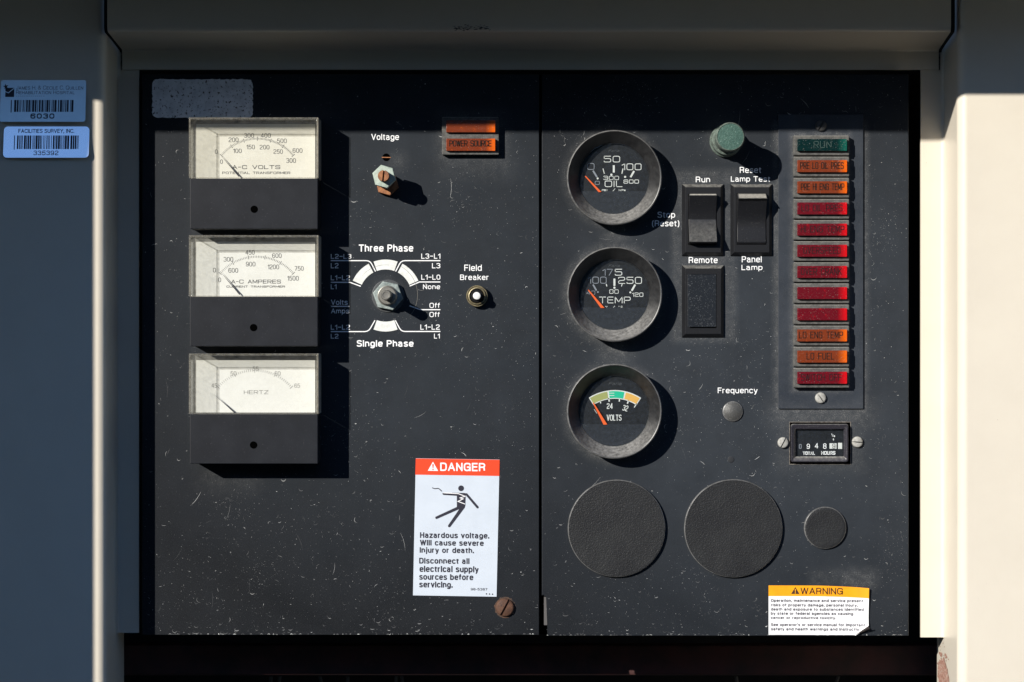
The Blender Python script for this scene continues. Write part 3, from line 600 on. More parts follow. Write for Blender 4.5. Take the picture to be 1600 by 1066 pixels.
b = MB(); a = e(832, 991, -16); c = e(892, 117, -16); b.box(a[0], c[0], a[1], c[1], -22, -16); b.build('added_seam_baffle', mat('added_baffle_black', (.001, .001, .001), rough=1, spec=0.0), env, smooth=0)  # added black baffle, keeps sunlight from leaking through the panel gap
# ground in front of the machine, never in view but it returns the warm light
gb = MB(); gb.box(-60000, 60000, -40, 0, -60000, 60000)
g = gb.build('ground', ground_mat, None, smooth=0, loc=(0, 0, -1.35)); g['kind'] = 'structure'; g['label'] = 'dark gravel yard in front of the generator'

# dark trees across the yard behind the camera: out of frame, mirrored in the gauge glasses and closing the horizon
hb = MB(); rh = random.Random(2); leaf = bmesh.new(); bmesh.ops.create_icosphere(leaf, subdivisions=2, radius=1.0)
lv = [v.co.copy() for v in leaf.verts]; lf = [[v.index for v in f.verts] for f in leaf.faces]; leaf.free()
for i in range(230):
    x_ = -26+52*(i % 115)/115+rh.uniform(-.4, .4); top = 0.95+1.0*math.sin(x_*.37)**2*.6+.25*math.sin(x_*1.9); low = i >= 115
    r_ = rh.uniform(.9, 1.3); z_ = (top if not low else .1)+rh.uniform(-.3, .3); y_ = -8.2-.02*x_*x_*.6+rh.uniform(-.5, .5)
    vv = [hb.bm.verts.new((x_+c.x*r_*(1+rh.uniform(-.12, .12)), y_+c.y*r_*(1+rh.uniform(-.12, .12)), z_+c.z*r_*(1+rh.uniform(-.14, .14)))) for c in lv]
    for f_ in lf: hb.bm.faces.new([vv[k] for k in f_])
g = hb.build('treeline', mat('dark_foliage', (0.035, 0.055, 0.02), rough=.8, col2=(0.02, 0.035, 0.012), n2=300), None, smooth=0); g['kind'] = 'stuff'; g['label'] = 'dark green trees across the yard facing the panel'

# ================================================================== CONTROL PANELS
scr = scratch_mat('scratch_marks', (0.055, 0.058, 0.062), (0.62, 0.63, 0.62))
def panel(name, label, x0, x1, y0, y1, halos, base, seed, density, grad, step=False):
    """panel sheet from picture edges; returns thing and its frame"""
    f = Fr((x0+x1)/2, y1)
    t = thing(name, label, 'control panel', f.loc)
    X0, X1 = U(x0, 0)[0]-f.x, U(x1, 0)[0]-f.x; Y0, Y1 = f.y-U(0, y1)[1], f.y-U(0, y0)[1]
    hl = [((U(a, 0)[0]-f.x), f.y-U(0, b)[1], w, hh, fall, st) for a, b, w, hh, fall, st in halos]
    gx, gy, gr = grad; gx = U(gx, 0)[0]-f.x; gy = f.y-U(0, gy)[1]
    m = mat(name+'_paint_%d' % seed, base[0], overlay=(gx, gy, gr, base[2]), rough=0.46, rough2=0.62, spec=0.16, col2=base[1], n2=150, a2=(.35, .68), dust=(0.17, 0.175, 0.18), nd=1.9, ad=(.655, .80),
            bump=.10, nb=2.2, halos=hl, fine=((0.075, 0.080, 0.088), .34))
    b = MB()
    if step:   # the lower left corner is notched round the hinge
        xn = U(855, 0)[0]-f.x; yn = f.y-U(0, 931)[1]
        b.prism([(xn, Y0), (X1, Y0), (X1, Y1), (X0, Y1), (X0, yn), (xn, yn)], -6, 0, bev=1.8)
    else: b.prism([(X0, Y0), (X1, Y0), (X1, Y1), (X0, Y1)], -6, 0, bev=1.2)
    b.build('panel_sheet', m, t, smooth=30)
    # dried drip rings, nicks and grit: thin raised marks
    s = MB(); q = random.Random(seed)
    def arc(cx, cy, w, up, th, tilt=0, hh=.22):
        n = 6; pts = []
        for i in range(n+1):
            u = -1+2*i/n; x = u*w; y = up*(u*u)*w*.75; c_, s_ = math.cos(tilt), math.sin(tilt)
            pts.append((cx+x*c_-y*s_, cy+x*s_+y*c_))
        if min(p[0] for p in pts) < X0+1 or max(p[0] for p in pts) > X1-1 or min(p[1] for p in pts) < Y0+.6 or max(p[1] for p in pts) > Y1-1: return
        s.ribbon(pts, th, hh, taper=True)
    W, H = X1-X0, Y1-Y0
    cl = [(X0+q.random()*W, Y0+q.random()*H, q.uniform(16, 60)) for _ in range(34)]
    def spot():
        if q.random() < .74:
            c_ = q.choice(cl); x, y = q.gauss(c_[0], c_[2]), q.gauss(c_[1], c_[2])
            if X0+2 < x < X1-2 and Y0+2 < y < Y1-2: return x, y
        return X0+2+q.random()*(W-4), Y0+2+q.random()*(H-4)
    for i in range(int(density*.62)):
        x = X0+q.random()*W; v = q.random()**2.7; y = Y0+v*H
        arc(x, y, min(5.5, .5+q.expovariate(.85)), q.uniform(.3, 1.1), q.uniform(.3, .7) if q.random() < .88 else q.uniform(.8, 1.7), q.gauss(0, .25))
    for i in range(int(density*.55)):       # random curved nicks, mostly in clusters
        x, y = spot()
        arc(x, y, min(5, .6+q.expovariate(.7)), q.uniform(-1, 1), q.uniform(.28, .6), q.uniform(-3, 3))
    for i in range(int(density*8)):         # grit specks
        x, y = spot(); r_ = q.choice((.24, .28, .32, .38, .5)); a = q.random()*3
        s.poly([(x+r_*math.cos(a+k*1.57), y+r_*.8*math.sin(a+k*1.57)) for k in range(4)], .2)
    for i in range(26):                     # long faint scratches
        x = X0+30+q.random()*(W-60); y = Y0+20+q.random()*(H-60); a = q.gauss(.9, .5); l = q.uniform(10, 34)
        pts = [(x+l*k/5*math.cos(a+.05*k), y+l*k/5*math.sin(a+.05*k)) for k in range(6)]
        if all(X0 < p_[0] < X1 and Y0 < p_[1] < Y1 for p_ in pts): s.ribbon(pts, q.uniform(.25, .45), .18, taper=True)
    for i in range(int(W/9)):               # chipped bottom edge
        x = X0+6+q.random()*(W-14); w = q.uniform(1, 5)
        s.ribbon([(x, Y0+1.2), (x+w*.5, Y0+1.5+q.random()), (x+w, Y0+1.2)], q.uniform(.5, 1.3), .2, taper=True)
    o = s.build('scratches', scr, t, smooth=0); o['kind'] = 'stuff'
    return t, f
left_halos = [(622, 252, -3, 0, 22, .45), (738, 215, 44, 30, 26, .50), (604, 460, -20, 0, 18, .35), (398, 455, 98, 270, 12, .18), (360, 745, 30, 4, 46, .30), (560, 640, 230, 330, 90, .06), (745, 255, 40, 3, 44, .35)]
right_halos = [(1282, 420, 68, 224, 13, .62), (1282, 648, 60, 4, 46, .55), (1282, 690, 60, 38, 26, .35), (1100, 400, 46, 130, 13, .45), (960, 278, -76, 0, 13, .40), (960, 460, -76, 0, 15, .5),
               (960, 645, -76, 0, 14, .42), (963, 365, 10, 6, 26, .5), (963, 545, 8, 6, 36, .6), (1340, 905, 20, 6, 22, .5), (1320, 903, 50, 8, 14, .3), (1145, 460, 120, 300, 60, .05), (1210, 340, 6, 50, 12, .6), (1134, 215, -26, 0, 16, .3)]
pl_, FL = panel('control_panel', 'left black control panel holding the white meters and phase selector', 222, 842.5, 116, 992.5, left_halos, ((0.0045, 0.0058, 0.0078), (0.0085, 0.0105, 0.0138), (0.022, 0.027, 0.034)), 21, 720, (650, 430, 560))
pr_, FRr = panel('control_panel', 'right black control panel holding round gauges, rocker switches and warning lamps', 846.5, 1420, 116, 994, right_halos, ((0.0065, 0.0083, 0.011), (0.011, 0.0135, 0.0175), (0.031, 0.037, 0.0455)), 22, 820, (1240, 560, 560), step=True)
# hinge leaf behind the notch
hb = MB(); a = FRr.p(850, 977, -6); c = FRr.p(858, 933, -6); hb.box(a[0], c[0], a[1], c[1], -12, -7)
hb.build('hinge_leaf', mat('hinge_grey', (0.10, 0.095, 0.095), rough=.6), pr_)

def zt(ox, oy, s): return lambda x, y: (ox+x/s, oy+y/s)
Z5 = zt(500, 370, 5.611); Z6 = zt(560, 180, 6.6625); ZR = zt(1020, 170, 4.1); ZQ = zt(1040, 400, 3.806)
def legend(parent, F, Z, s, x0, y0, x1, y1, bold=0.012, m=white_ink, h=.35, name='legend', spacing=1.0):
    a = F.p(*Z(x0, y1), 0); c = F.p(*Z(x1, y0), 0); b = MB(); tbox(b, s, a[0], c[0], a[1], c[1], h, bold=bold, spacing=spacing)
    return b.build(name, m, parent, smooth=0)
for s, x0, y0, x1, y1 in [('L2–L3', 95, 152, 275, 193), ('L2', 95, 232, 162, 277), ('L1–L2', 95, 338, 263, 382), ('L1', 95, 418, 145, 460), ('Volts', 97, 552, 243, 598),
        ('Amps', 97, 630, 257, 683), ('L1–L2', 95, 772, 263, 815), ('L2', 95, 852, 162, 893), ('L3–L1', 888, 148, 1055, 193), ('L3', 982, 232, 1055, 277), ('L1–L0', 888, 333, 1055, 377),
        ('None', 903, 418, 1053, 460), ('Off', 960, 580, 1052, 625), ('Off', 960, 660, 1050, 705), ('L1–L2', 880, 770, 1050, 815), ('L1', 1000, 850, 1050, 893),
        ('Field', 1265, 245, 1418, 300), ('Breaker', 1228, 332, 1480, 380)]:
    legend(pl_, FL, Z5, s, x0, y0, x1, y1)
legend(pl_, FL, Z5, 'Three Phase', 340, 68, 817, 132, bold=.032)
legend(pl_, FL, Z5, 'Single Phase', 322, 907, 820, 978, bold=.032)
legend(pl_, FL, Z6, 'Voltage', 135, 195, 422, 275)
for s, x0, y0, x1, y1 in [('Run', 275, 435, 367, 472), ('Reset', 557, 373, 695, 412), ('Lamp Test', 500, 433, 752, 476), ('Stop', 30, 660, 143, 708), ('(Reset)', -5, 713, 170, 762),
        ('Remote', 230, 950, 415, 990), ('Panel', 570, 945, 697, 985), ('Lamp', 568, 1000, 703, 1042)]:
    legend(pr_, FRr, ZR, s, x0, y0, x1, y1)
legend(pr_, FRr, ZQ, 'Frequency', 310, 783, 547, 825)
# phase diagram lines and bands
def P5(x, y): return FL.p(*Z5(x, y), 0)[:2]
b = MB(); lw = 1.55
def line(pts, rnd=0, w=lw):
    q = [P5(*p_) for p_ in pts]; b.ribbon(rounded(q, rnd, False) if rnd else q, w, .35)
line([(95, 210), (438, 210), (487, 305)], 6); line([(1055, 210), (712, 210), (663, 305)], 6)
line([(95, 400), (262, 400), (358, 435)]); line([(1055, 397), (872, 397), (786, 433)])
line([(97, 611), (257, 611)]); line([(785, 605), (880, 640), (1055, 640)], 3)
line([(95, 832), (425, 832), (482, 733)], 6); line([(1055, 831), (712, 831), (660, 733)], 6)
b.build('pointer_line', white_ink, pl_, smooth=0)
cxl, cyl = P5(575, 516)
def band(a0, a1, r0=40.8, r1=56.2):
    bb_ = MB(); o_ = circ(cxl, cyl, r1, a0, a1, 16); i_ = circ(cxl, cyl, r0, a0, a1, 16)
    vo = [bb_.bm.verts.new(V(x, y, .35)) for x, y in o_]; vi = [bb_.bm.verts.new(V(x, y, .35)) for x, y in i_]
    for k in range(16): bb_.bm.faces.new([vi[k], vo[k], vo[k+1], vi[k+1]])
    return bb_.build('phase_band', white_print, pl_, smooth=0)
for a0, a1 in ((24.5, 62), (70.5, 109.5), (118, 155.5), (250.5, 289.5)): band(a0, a1)
b = MB()
b.ribbon(circ(cxl-1, cyl+1, 51, -38, 60, 40), .5, .5); b.ribbon(circ(cxl+1, cyl-2, 50, 75, 140, 30), .4, .5, taper=True)
b.build('wear_ring', mat('wear_ring_grey', (0.20, 0.19, 0.17), rough=.7), pl_, smooth=0)
# small drilled hole with a pin above the voltage stud; patched hole under the frequency plug
b = MB(); a = FL.p(603.6, 246, 0); b.disc(a[0], a[1], 6.0, .25, 24); b.build('drilled_hole', hole_mat, pl_, smooth=0)
b = MB(); b.ribbon([(a[0]-7, a[1]), (a[0]+7, a[1]-.3)], 1.3, .5); b.build('hole_pin', copper, pl_, smooth=0)
b = MB(); a = FRr.p(1142, 718, 0); b.lathe([(5, 0), (5, .6), (4.2, .9), (0, .7)], a[0], a[1], 20); b.build('patched_hole', mat('patch_grey', (.016, .018, .022), rough=.6), pr_)

def slotted_screw(r, hgt, m, ang, parent, loc=(0, 0, 0), dome=True, name='screw', sw=None):
    """slotted head, the slot a real groove"""
    sw = sw or r*.22; b = MB(); n = 12
    # two half heads either side of the slot, on a lower disc
    for sgn in (1, -1):
        a_ = math.asin(min(1, (sw/2)/r)); pts = [(r*math.cos(t), sgn*r*math.sin(t)) for t in [a_+(math.pi-2*a_)*i/n for i in range(n+1)]]
        if sgn < 0: pts = pts[::-1]
        bm = b.bm; rings = []
        for k, (sc, hh) in enumerate(((1, 0), (1, hgt*.45), (.93, hgt*.72), (.78, hgt*.9), (.45, hgt), (.12, hgt*1.03)) if dome else ((1, 0), (1, hgt*.85), (.93, hgt), (.1, hgt))):
            rings.append([bm.verts.new(V(x*sc, sgn*max(sw/2, abs(y)*sc), hh)) for x, y in pts])
        for A, B in zip(rings, rings[1:]):
            for i in range(len(A)-1): bm.faces.new([A[i], A[i+1], B[i+1], B[i]])
        # slot wall
        wall = [rg[-1] if sgn > 0 else rg[0] for rg in rings]; wall2 = [rg[0] if sgn > 0 else rg[-1] for rg in rings]
        try: bm.faces.new(wall[::-1]+wall2) if sgn > 0 else bm.faces.new(wall+wall2[::-1])
        except ValueError: pass
        bm.faces.new(rings[-1])
    b.lathe([(r*.97, 0), (r*.97, hgt*.3), (0, hgt*.3)], 0, 0, 24)
    bmesh.ops.rotate(b.bm, verts=b.bm.verts, cent=(0, 0, 0), matrix=Matrix.Rotation(-R(ang), 3, 'Y'))
    o = b.build(name, m, parent, smooth=40, recalc=True); o.location = V(*loc); return o
a = FL.p(789, 949.5, 3)
slotted_screw(14.3, 7, rust, 62, pl_, (a[0], a[1], 0))['label'] = 'rusty brown slotted screw at the lower right corner'
b = MB(); rrs = random.Random(8); blotch(b, a[0], a[1], 16.5, 16.5, .3, 40, .06, rrs); b.build('rust_ring', mat('rust_stain', (0.10, 0.055, 0.035), rough=.9, col2=(.04, .03, .026), n2=6), pl_, smooth=0)

# ================================================================== STICKER RESIDUE
F = Fr(316, 184); t = thing('sticker_residue', 'torn grey rectangle of old sticker backing above the volts meter', 'sticker', F.loc)
b = MB(); rr2 = random.Random(4)
a = F.p(238, 184, .3); c = F.p(395, 124, .3); base = rrect(a[0], c[0], a[1], c[1], 8, 5); pts = []
for i, p_ in enumerate(base):
    q_ = base[(i+1) % len(base)]; d = math.hypot(q_[0]-p_[0], q_[1]-p_[1]); n = max(1, int(d/4))
    for k in range(n): pts.append((p_[0]+(q_[0]-p_[0])*k/n+rr2.uniform(-.7, .7), p_[1]+(q_[1]-p_[1])*k/n+rr2.uniform(-.7, .7)))
b.prism(pts, .1, .5); b.build('paper_backing', residue, t, smooth=0)

# ================================================================== RECTANGULAR METERS
def meter(label, y0, ys, y1, right, dialm, builder):
    """y0 top, ys bottom of the window, y1 bottom; all seen at the front plane"""
    HM = 54.0; F = Fr(398, y1, HM); t = thing('panel_meter', label, 'meter', F.loc, 'rectangular meters stacked on the left panel')
    L = lambda px, py: F.p(px, py, HM)
    x0, yt, _ = L(295, y0); x1, ym, _ = L(right, ys); _, yb_, _ = L(0, y1)
    bx0, bx1 = L(296.5, 0)[0], L(right-1.0, 0)[0]
    b = MB()   # lower body with a recessed adjuster hole
    b.box(bx0, bx1, yb_, ym-.3, 0.2, HM-1.5, bev=1.4)
    b.box(bx0+1, bx1-1, ym-.3, yt-2, 0.2, 3.0)
    b.build('body', meter_black, t)
    hx, hy, _ = L(397, y0+ (327.5-184)) if y0 < 300 else L(396, y1-29.5)
    b = MB(); b.lathe([(5.6, HM-1.6), (5.6, HM-1.0), (4.7, HM-.9), (4.6, HM-1.3), (0, HM-1.3)], hx, hy, 24); b.build('adjuster_hole', hole_mat, t)
    # clear cover: three walls and a rim
    b = MB(); w = 2.6
    b.box(x0, x0+w, ym, yt, .3, HM-3); b.box(x0+w, x1-w, yt-w, yt, .3, HM-3)
    b.build('cover_wall', acryl, t, smooth=0)
    b = MB(); b.box(x1-w, x1, ym-.2, yt, .3, HM-3, bev=.8); b.build('cover_side', cover_rim, t)
    # rim frame
    b = MB(); rw_ = 3.2
    b.box(x0, x1, yt-rw_, yt, HM-3, HM, bev=.9); b.box(x0, x0+rw_, ym+1.5, yt-rw_, HM-3, HM, bev=.9)
    b.box(x1-rw_, x1, ym+.1, yt-rw_, HM-3, HM, bev=.9); b.box(x0, x1, ym, ym+1.5, HM-3, HM, bev=.5)
    b.build('cover_rim', rim_clear, t)
    b = MB(); b.poly([(x0+rw_, ym+1.5), (x1-rw_, ym+1.5), (x1-rw_, yt-rw_), (x0+rw_, yt-rw_)], HM-1.6); b.build('window_pane', pane, t, smooth=0)
    # dial card with a grey surround
    HD = 9.0
    b = MB(); b.box(x0+w+.4, x1-w-.4, ym+.6, yt-w-.4, 3.2, 7.5); b.build('dial_surround', mat('surround_grey', (0.28, 0.28, 0.27), rough=.7, col2=(.16, .16, .155), n2=10), t, smooth=0)
    dx0, dy1, _ = F.p(306.5, y0+10.5, HD); dx1, _, _ = F.p(492.5, 0, HD)
    b = MB(); b.box(dx0, dx1, ym+.8, dy1, 7.5, HD); dial = b.build('dial', dialm, t, smooth=0)
    builder(F, t, dial, HD+.3, HM)
    return t
def mprint(F, dial, items, h, m, sw, name='dial_print', ticks=None, rad=1.1):
    b = MB()
    for (s, x0, y0, x1, y1, w_) in items:
        a = F.p(x0, y1, h); c = F.p(x1, y0, h)
        if w_: stroke(b, s, a[0], c[0], a[1], c[1], h, w_, rad=rad)
        else: tbox(b, s, a[0], c[0], a[1], c[1], h, bold=-.002)
    if ticks: ticks(b, h)
    o = b.build(name, m, dial, smooth=0); return o
def needle_bar(F, t, x0, y0, x1, y1, h, w=1.0, m=black_ink):
    a = F.p(x0, y0, h); c = F.p(x1, y1, h); b = MB(); d = Vector((c[0]-a[0], c[1]-a[1])).normalized(); n = Vector((-d.y, d.x))
    b.prism([(a[0], a[1]), (c[0]-n.x*w*.5, c[1]-n.y*w*.5), (c[0]+n.x*w*.5, c[1]+n.y*w*.5)], h, h+.8)
    return b.build('needle', m, t, smooth=0, recalc=True)
def scale_arc(F, b, h, cx, cy, r, a0, a1, n, major, l0=3.2, l1=6, w0=.42, w1=.6, base=None):
    c = F.p(cx, cy, h)
    for i in range(n+1):
        a = R(a0+(a1-a0)*i/n); mj = i % major == 0; l = l1 if mj else l0
        o_ = 0 if not mj else -(l1-l0)/2
        b.ribbon([(c[0]+(r+o_)*math.cos(a), c[1]+(r+o_)*math.sin(a)), (c[0]+(r+o_+l)*math.cos(a), c[1]+(r+o_+l)*math.sin(a))], w1 if mj else w0, h)
ZM1 = zt(230, 110, 3.9485); ZM2 = zt(280, 350, 5.076); ZM3 = zt(280, 540, 4.634)
def zz(Z, L_): return [(s, *Z(x0, y0), *Z(x1, y1), w) for s, x0, y0, x1, y1, w in L_]
def m1(F, t, dial, h, HM):
    mprint(F, dial, zz(ZM1, [('0', 418, 488, 434, 516, 0), ('200', 502, 414, 562, 443, 0), ('300', 598, 388, 658, 416, 0), ('400', 700, 388, 762, 416, 0), ('500', 801, 421, 860, 449, 0), ('600', 897, 481, 957, 509, 0),
        ('0', 450, 550, 466, 577, 0), ('100', 530, 483, 582, 510, 0), ('150', 612, 459, 663, 487, 0), ('200', 694, 460, 753, 488, 0), ('250', 779, 487, 836, 515, 0), ('300', 858, 542, 916, 571, 0)]), h, grey_ink, .85, ticks=lambda b, h_: scale_arc(F, b, h_, 402, 290, 71.5, 140, 40, 60, 10, w0=.62, w1=.9))
    mprint(F, dial, zz(ZM1, [('A-C VOLTS', 524, 585, 820, 609, 1.0), ('POTENTIAL TRANSFORMER', 463, 625, 882, 640, .65)]), h, grey_ink, .9)
    needle_bar(F, t, 343.5, 241.5, 374, 276, 13, 2.2)
def m2(F, t, dial, h, HM):
    mprint(F, dial, zz(ZM2, [('0', 268, 348, 290, 385, 0), ('300', 352, 262, 427, 299, 0), ('450', 525, 207, 597, 244, 0), ('600', 737, 233, 811, 270, 0), ('750', 915, 335, 986, 371, 0),
        ('0', 309, 425, 331, 462, 0), ('600', 390, 350, 466, 387, 0), ('900', 529, 300, 603, 337, 0), ('1200', 701, 322, 791, 360, 0), ('1500', 857, 412, 947, 450, 0)]), h, grey_ink, .8, ticks=lambda b, h_: scale_arc(F, b, h_, 401, 477, 74, 139, 41, 50, 10, w0=.6, w1=.9))
    mprint(F, dial, zz(ZM2, [('A-C AMPERES', 412, 442, 806, 473, .9), ('CURRENT TRANSFORMER', 374, 489, 838, 505, .6)]), h, grey_ink, .9)
    needle_bar(F, t, 343.5, 424, 375, 460.5, 13, 2.2)
def m3(F, t, dial, h, HM):
    mprint(F, dial, zz(ZM3, [('45', 233, 274, 273, 305, 0), ('50', 371, 186, 413, 218, 0), ('55', 532, 152, 574, 184, 0), ('60', 691, 186, 733, 218, 0), ('65', 834, 275, 874, 306, 0)]), h, pale_ink, .7, ticks=lambda b, h_: scale_arc(F, b, h_, 398, 655, 74, 139, 41, 40, 10, 3.6, 6.5, .6, .8))
    mprint(F, dial, zz(ZM3, [('HERTZ', 468, 324, 645, 352, .7)]), h, pale_ink, .9)
    needle_bar(F, t, 334, 616, 367, 645, 13, 1.8)
meter('white faced AC volts meter at the top of the meter stack', 183.5, 278.5, 358, 497.5, dial_white, m1)
meter('white faced AC amperes meter in the middle of the meter stack', 367.5, 463.5, 541.5, 497.5, dial_white2, m2)
meter('white faced hertz frequency meter at the bottom of the meter stack', 552.5, 647, 725, 497.5, dial_white2, m3)

# ================================================================== ROUND GAUGES
HB = 33.0
rim_mat = mat('rubbed_lit_rim', (0.20, 0.20, 0.20), rough=.38, metal=.3, col2=(.10, .10, .10), n2=10, dust=(.5, .49, .46), nd=2, ad=(.6, .75))  # lighter colour paints the gauge rims' sun highlight and the discs' worn edges
def bezel_mesh(parent):
    b = MB(); b.lathe([(70, 0.2), (70.5, 4), (73.0, 12), (73.4, HB-2.5), (72.9, HB-1), (71.8, HB), (70.6, HB-.6), (69.4, HB-2.4), (68.6, HB-4), (57.0, 11.5), (55.6, 10.0), (55, 9.6), (55, 2.2), (0, 2.2)], 0, 0, 96)
    return b.build('bezel', bezel_mat, parent, smooth=24)
def glass_mesh(parent):
    b = MB(); b.lathe([(55.3, 10.6), (52, 10.9), (40, 11.1), (0, 11.2)], 0, 0, 64); return b.build('glass', glass, parent, smooth=60)
def gauge(label, cx, cy, first, Z, fn, mask_y):
    F = Fr(cx, cy, HB); t = thing('round_gauge', label, 'gauge', F.loc, 'round gauges down the right panel')
    if first is None: bz, gz = bezel_mesh(t), glass_mesh(t)
    else: bz, gz = share(first[0], t), share(first[1], t)
    b = MB(); b.lathe([(54.8, 4.8), (0, 4.8)], 0, 0, 64); dial = b.build('dial', dial_black, t, smooth=0)
    # lower mask plate, proud of the dial
    yy = F.p(*Z(0, mask_y), 8)[1]; a0 = math.degrees(math.asin(yy/54.6))
    b = MB(); b.prism(circ(0, 0, 54.6, 180-a0, 360+a0, 40), 5, 7.6); b.build('dial_mask', mask_black, t, smooth=30)
    hp = 5.2
    def box(x0, y0, x1, y1): a = F.p(*Z(x0, y1), hp); c = F.p(*Z(x1, y0), hp); return a[0], c[0], a[1], c[1]
    def pt(x, y, h=hp): q = F.p(*Z(x, y), h); return (q[0], q[1])
    fn(F, t, dial, box, pt, hp)
    b = MB(); b.lathe([(73.35, HB-3.2), (73.75, HB-2.4), (73.5, HB-1.2), (72.7, HB-.3), (71.9, HB+.15), (71.5, HB-.2)], 0, 0, 96); b.build('lit_rim', rim_mat, t)
    return bz, gz
def gprint(dial, box, pt, hp, strokes, lines, dots, m, name='dial_print', sw=1.15):
    b = MB()
    for s, x0, y0, x1, y1, w_ in strokes: stroke(b, s, *box(x0, y0, x1, y1), hp, (w_ or sw)*.84, gap=1.4, rad=1.3)
    for x0, y0, x1, y1, w_ in lines: b.ribbon([pt(x0, y0), pt(x1, y1)], w_, hp)
    for x, y, r_ in dots: q = pt(x, y); b.disc(q[0], q[1], r_, hp, 12)
    return b.build(name, m, dial, smooth=0)
def gneedle(F, t, pt, tip, b0, b1):
    b = MB(); q = [pt(*b0, 9), pt(*b1, 9), pt(tip[0]+5, tip[1]-2, 9), pt(tip[0]-3, tip[1]+2, 9)]
    b.prism(q, 8.2, 9.4); return b.build('needle', orange, t, smooth=0, recalc=True)
def maker(dial, box, hp, q, m=faint_print):
    b = MB(); x0, x1, y0, y1 = box(*q); text(b, 'Faria', [(x0, y0), (x1, y0), (x1, y1), (x0, y1)], hp, slant=.35, bold=-.01); b.build('maker_script', m, dial, smooth=0)
def g_oil(F, t, dial, box, pt, hp):
    gprint(dial, box, pt, hp, [('50', 505, 318, 585, 378, 1.3) if 0 else ('50', 435, 318, 585, 378, 1.25), ('100', 600, 388, 783, 450, 1.3), ('300', 432, 503, 575, 541, 1.0), ('600', 617, 537, 760, 574, 1.1), ('OIL', 443, 547, 607, 606, 1.3),
        ('PS', 415, 627, 455, 643, .8), ('I', 462, 627, 470, 643, .8), ('kPa', 573, 626, 638, 643, .8)],
        [(527, 405, 527, 472, 3), (612, 435, 602, 483, 1.4), (715, 458, 682, 515, 2.8), (427, 435, 440, 483, 1.2), (518, 645, 540, 620, .8)], [(505, 492, 1.7), (632, 512, 1.7), (378, 527, 1.5)], white_print)
    gprint(dial, box, pt, hp, [('0', 282, 385, 348, 447, 1.1), ('0', 352, 550, 397, 586, 1.0)], [(335, 455, 372, 515, 2.6)], [], dim_print, 'dimmer_print')
    maker(dial, box, hp, (475, 262, 580, 280)); gneedle(F, t, pt, (262, 505), (387, 653), (413, 651))
def g_temp(F, t, dial, box, pt, hp):
    gprint(dial, box, pt, hp, [('5', 537, 298, 605, 360, 1.3), ('250', 568, 372, 787, 436, 1.3), ('80', 485, 488, 572, 527, 1.0), ('120', 695, 517, 800, 556, 1.0), ('TEMP', 392, 555, 683, 616, 1.3),
        ('F', 458, 642, 468, 655, .7), ('C', 592, 640, 607, 655, .7)],
        [(533, 388, 533, 455, 3), (457, 437, 463, 460, 1.3), (605, 437, 598, 460, 1.2), (725, 443, 693, 500, 2.8), (523, 655, 537, 640, .7)], [(533, 472, 1.7), (680, 515, 1.5), (452, 645, .6), (575, 644, .6)], white_print)
    gprint(dial, box, pt, hp, [('17', 422, 298, 520, 360, 1.2), ('100', 287, 370, 460, 434, 1.2), ('40', 272, 500, 355, 536, .8)], [(335, 443, 367, 498, 2.4)], [(380, 512, 1.4)], dim_print, 'dimmer_print')
    maker(dial, box, hp, (478, 258, 585, 280)); gneedle(F, t, pt, (290, 492), (407, 660), (441, 658))
def g_volt(F, t, dial, box, pt, hp):
    c = pt(536, 770); k = 1/5.92
    def seg(a0, a1, r0, r1, m, name, h):
        b = MB(); o_ = circ(c[0], c[1], r1*k, a0, a1, 12); i_ = circ(c[0], c[1], r0*k, a0, a1, 12)
        vo = [b.bm.verts.new(V(x, y, h)) for x, y in o_]; vi = [b.bm.verts.new(V(x, y, h)) for x, y in i_]
        for q in range(12): b.bm.faces.new([vi[q], vo[q], vo[q+1], vi[q+1]])
        return b.build(name, m, dial, smooth=0)
    seg(122.6, 56.9, 366, 446, white_print, 'scale_outline', hp)
    seg(121.6, 99.2, 374, 436, mat('scale_yellow_green', (.36, .38, .13), rough=.5), 'scale_band', hp+.2)
    seg(97.2, 78.2, 374, 436, mat('scale_green', (.01, .52, .30), rough=.5), 'scale_band', hp+.2)
    seg(76.4, 58.2, 374, 436, mat('scale_amber', (.80, .45, .10), rough=.5), 'scale_band', hp+.2)
    b = MB()
    for s, x0, y0, x1, y1 in (('24', 463, 445, 517, 498), ('VOLTS', 463, 550, 598, 607)):
        tbox(b, s, *box(x0, y0, x1, y1), hp, bold=.02)
    x0, x1, y0, y1 = box(607, 458, 665, 520); text(b, '32', [(x0-.5, y0+1.5), (x1-2.5, y0-.5), (x1, y1-1.8), (x0+2, y1)], hp, bold=.02)
    for x0, y0, x1, y1, w_ in ((479, 400, 486, 430, 2.2), (402, 425, 406, 447, 1.6), (580, 405, 578, 430, 1.8), (662, 420, 653, 450, 2), (740, 445, 716, 485, 1.3)): b.ribbon([pt(x0, y0), pt(x1, y1)], w_, hp)
    for y in (352, 374): b.ribbon([pt(482, y), pt(533, y)], .9, hp+.4)
    b.ribbon([pt(345, 500), pt(372, 540)], .6, hp)
    b.build('dial_print', white_print, dial, smooth=0)
    maker(dial, box, hp, (478, 250, 600, 278)); gneedle(F, t, pt, (335, 440), (432, 644), (467, 642))
sh = gauge('black round oil pressure gauge, uppermost of the three', 960, 277.5, None, zt(870, 190, 5.92), g_oil, 645)
gauge('black round temperature gauge between oil and volts gauges', 960.5, 460, sh, zt(870, 370, 5.92), g_temp, 655)
gauge('black round volts gauge with yellow, green and orange band', 960, 643, sh, zt(870, 555, 5.92), g_volt, 640)

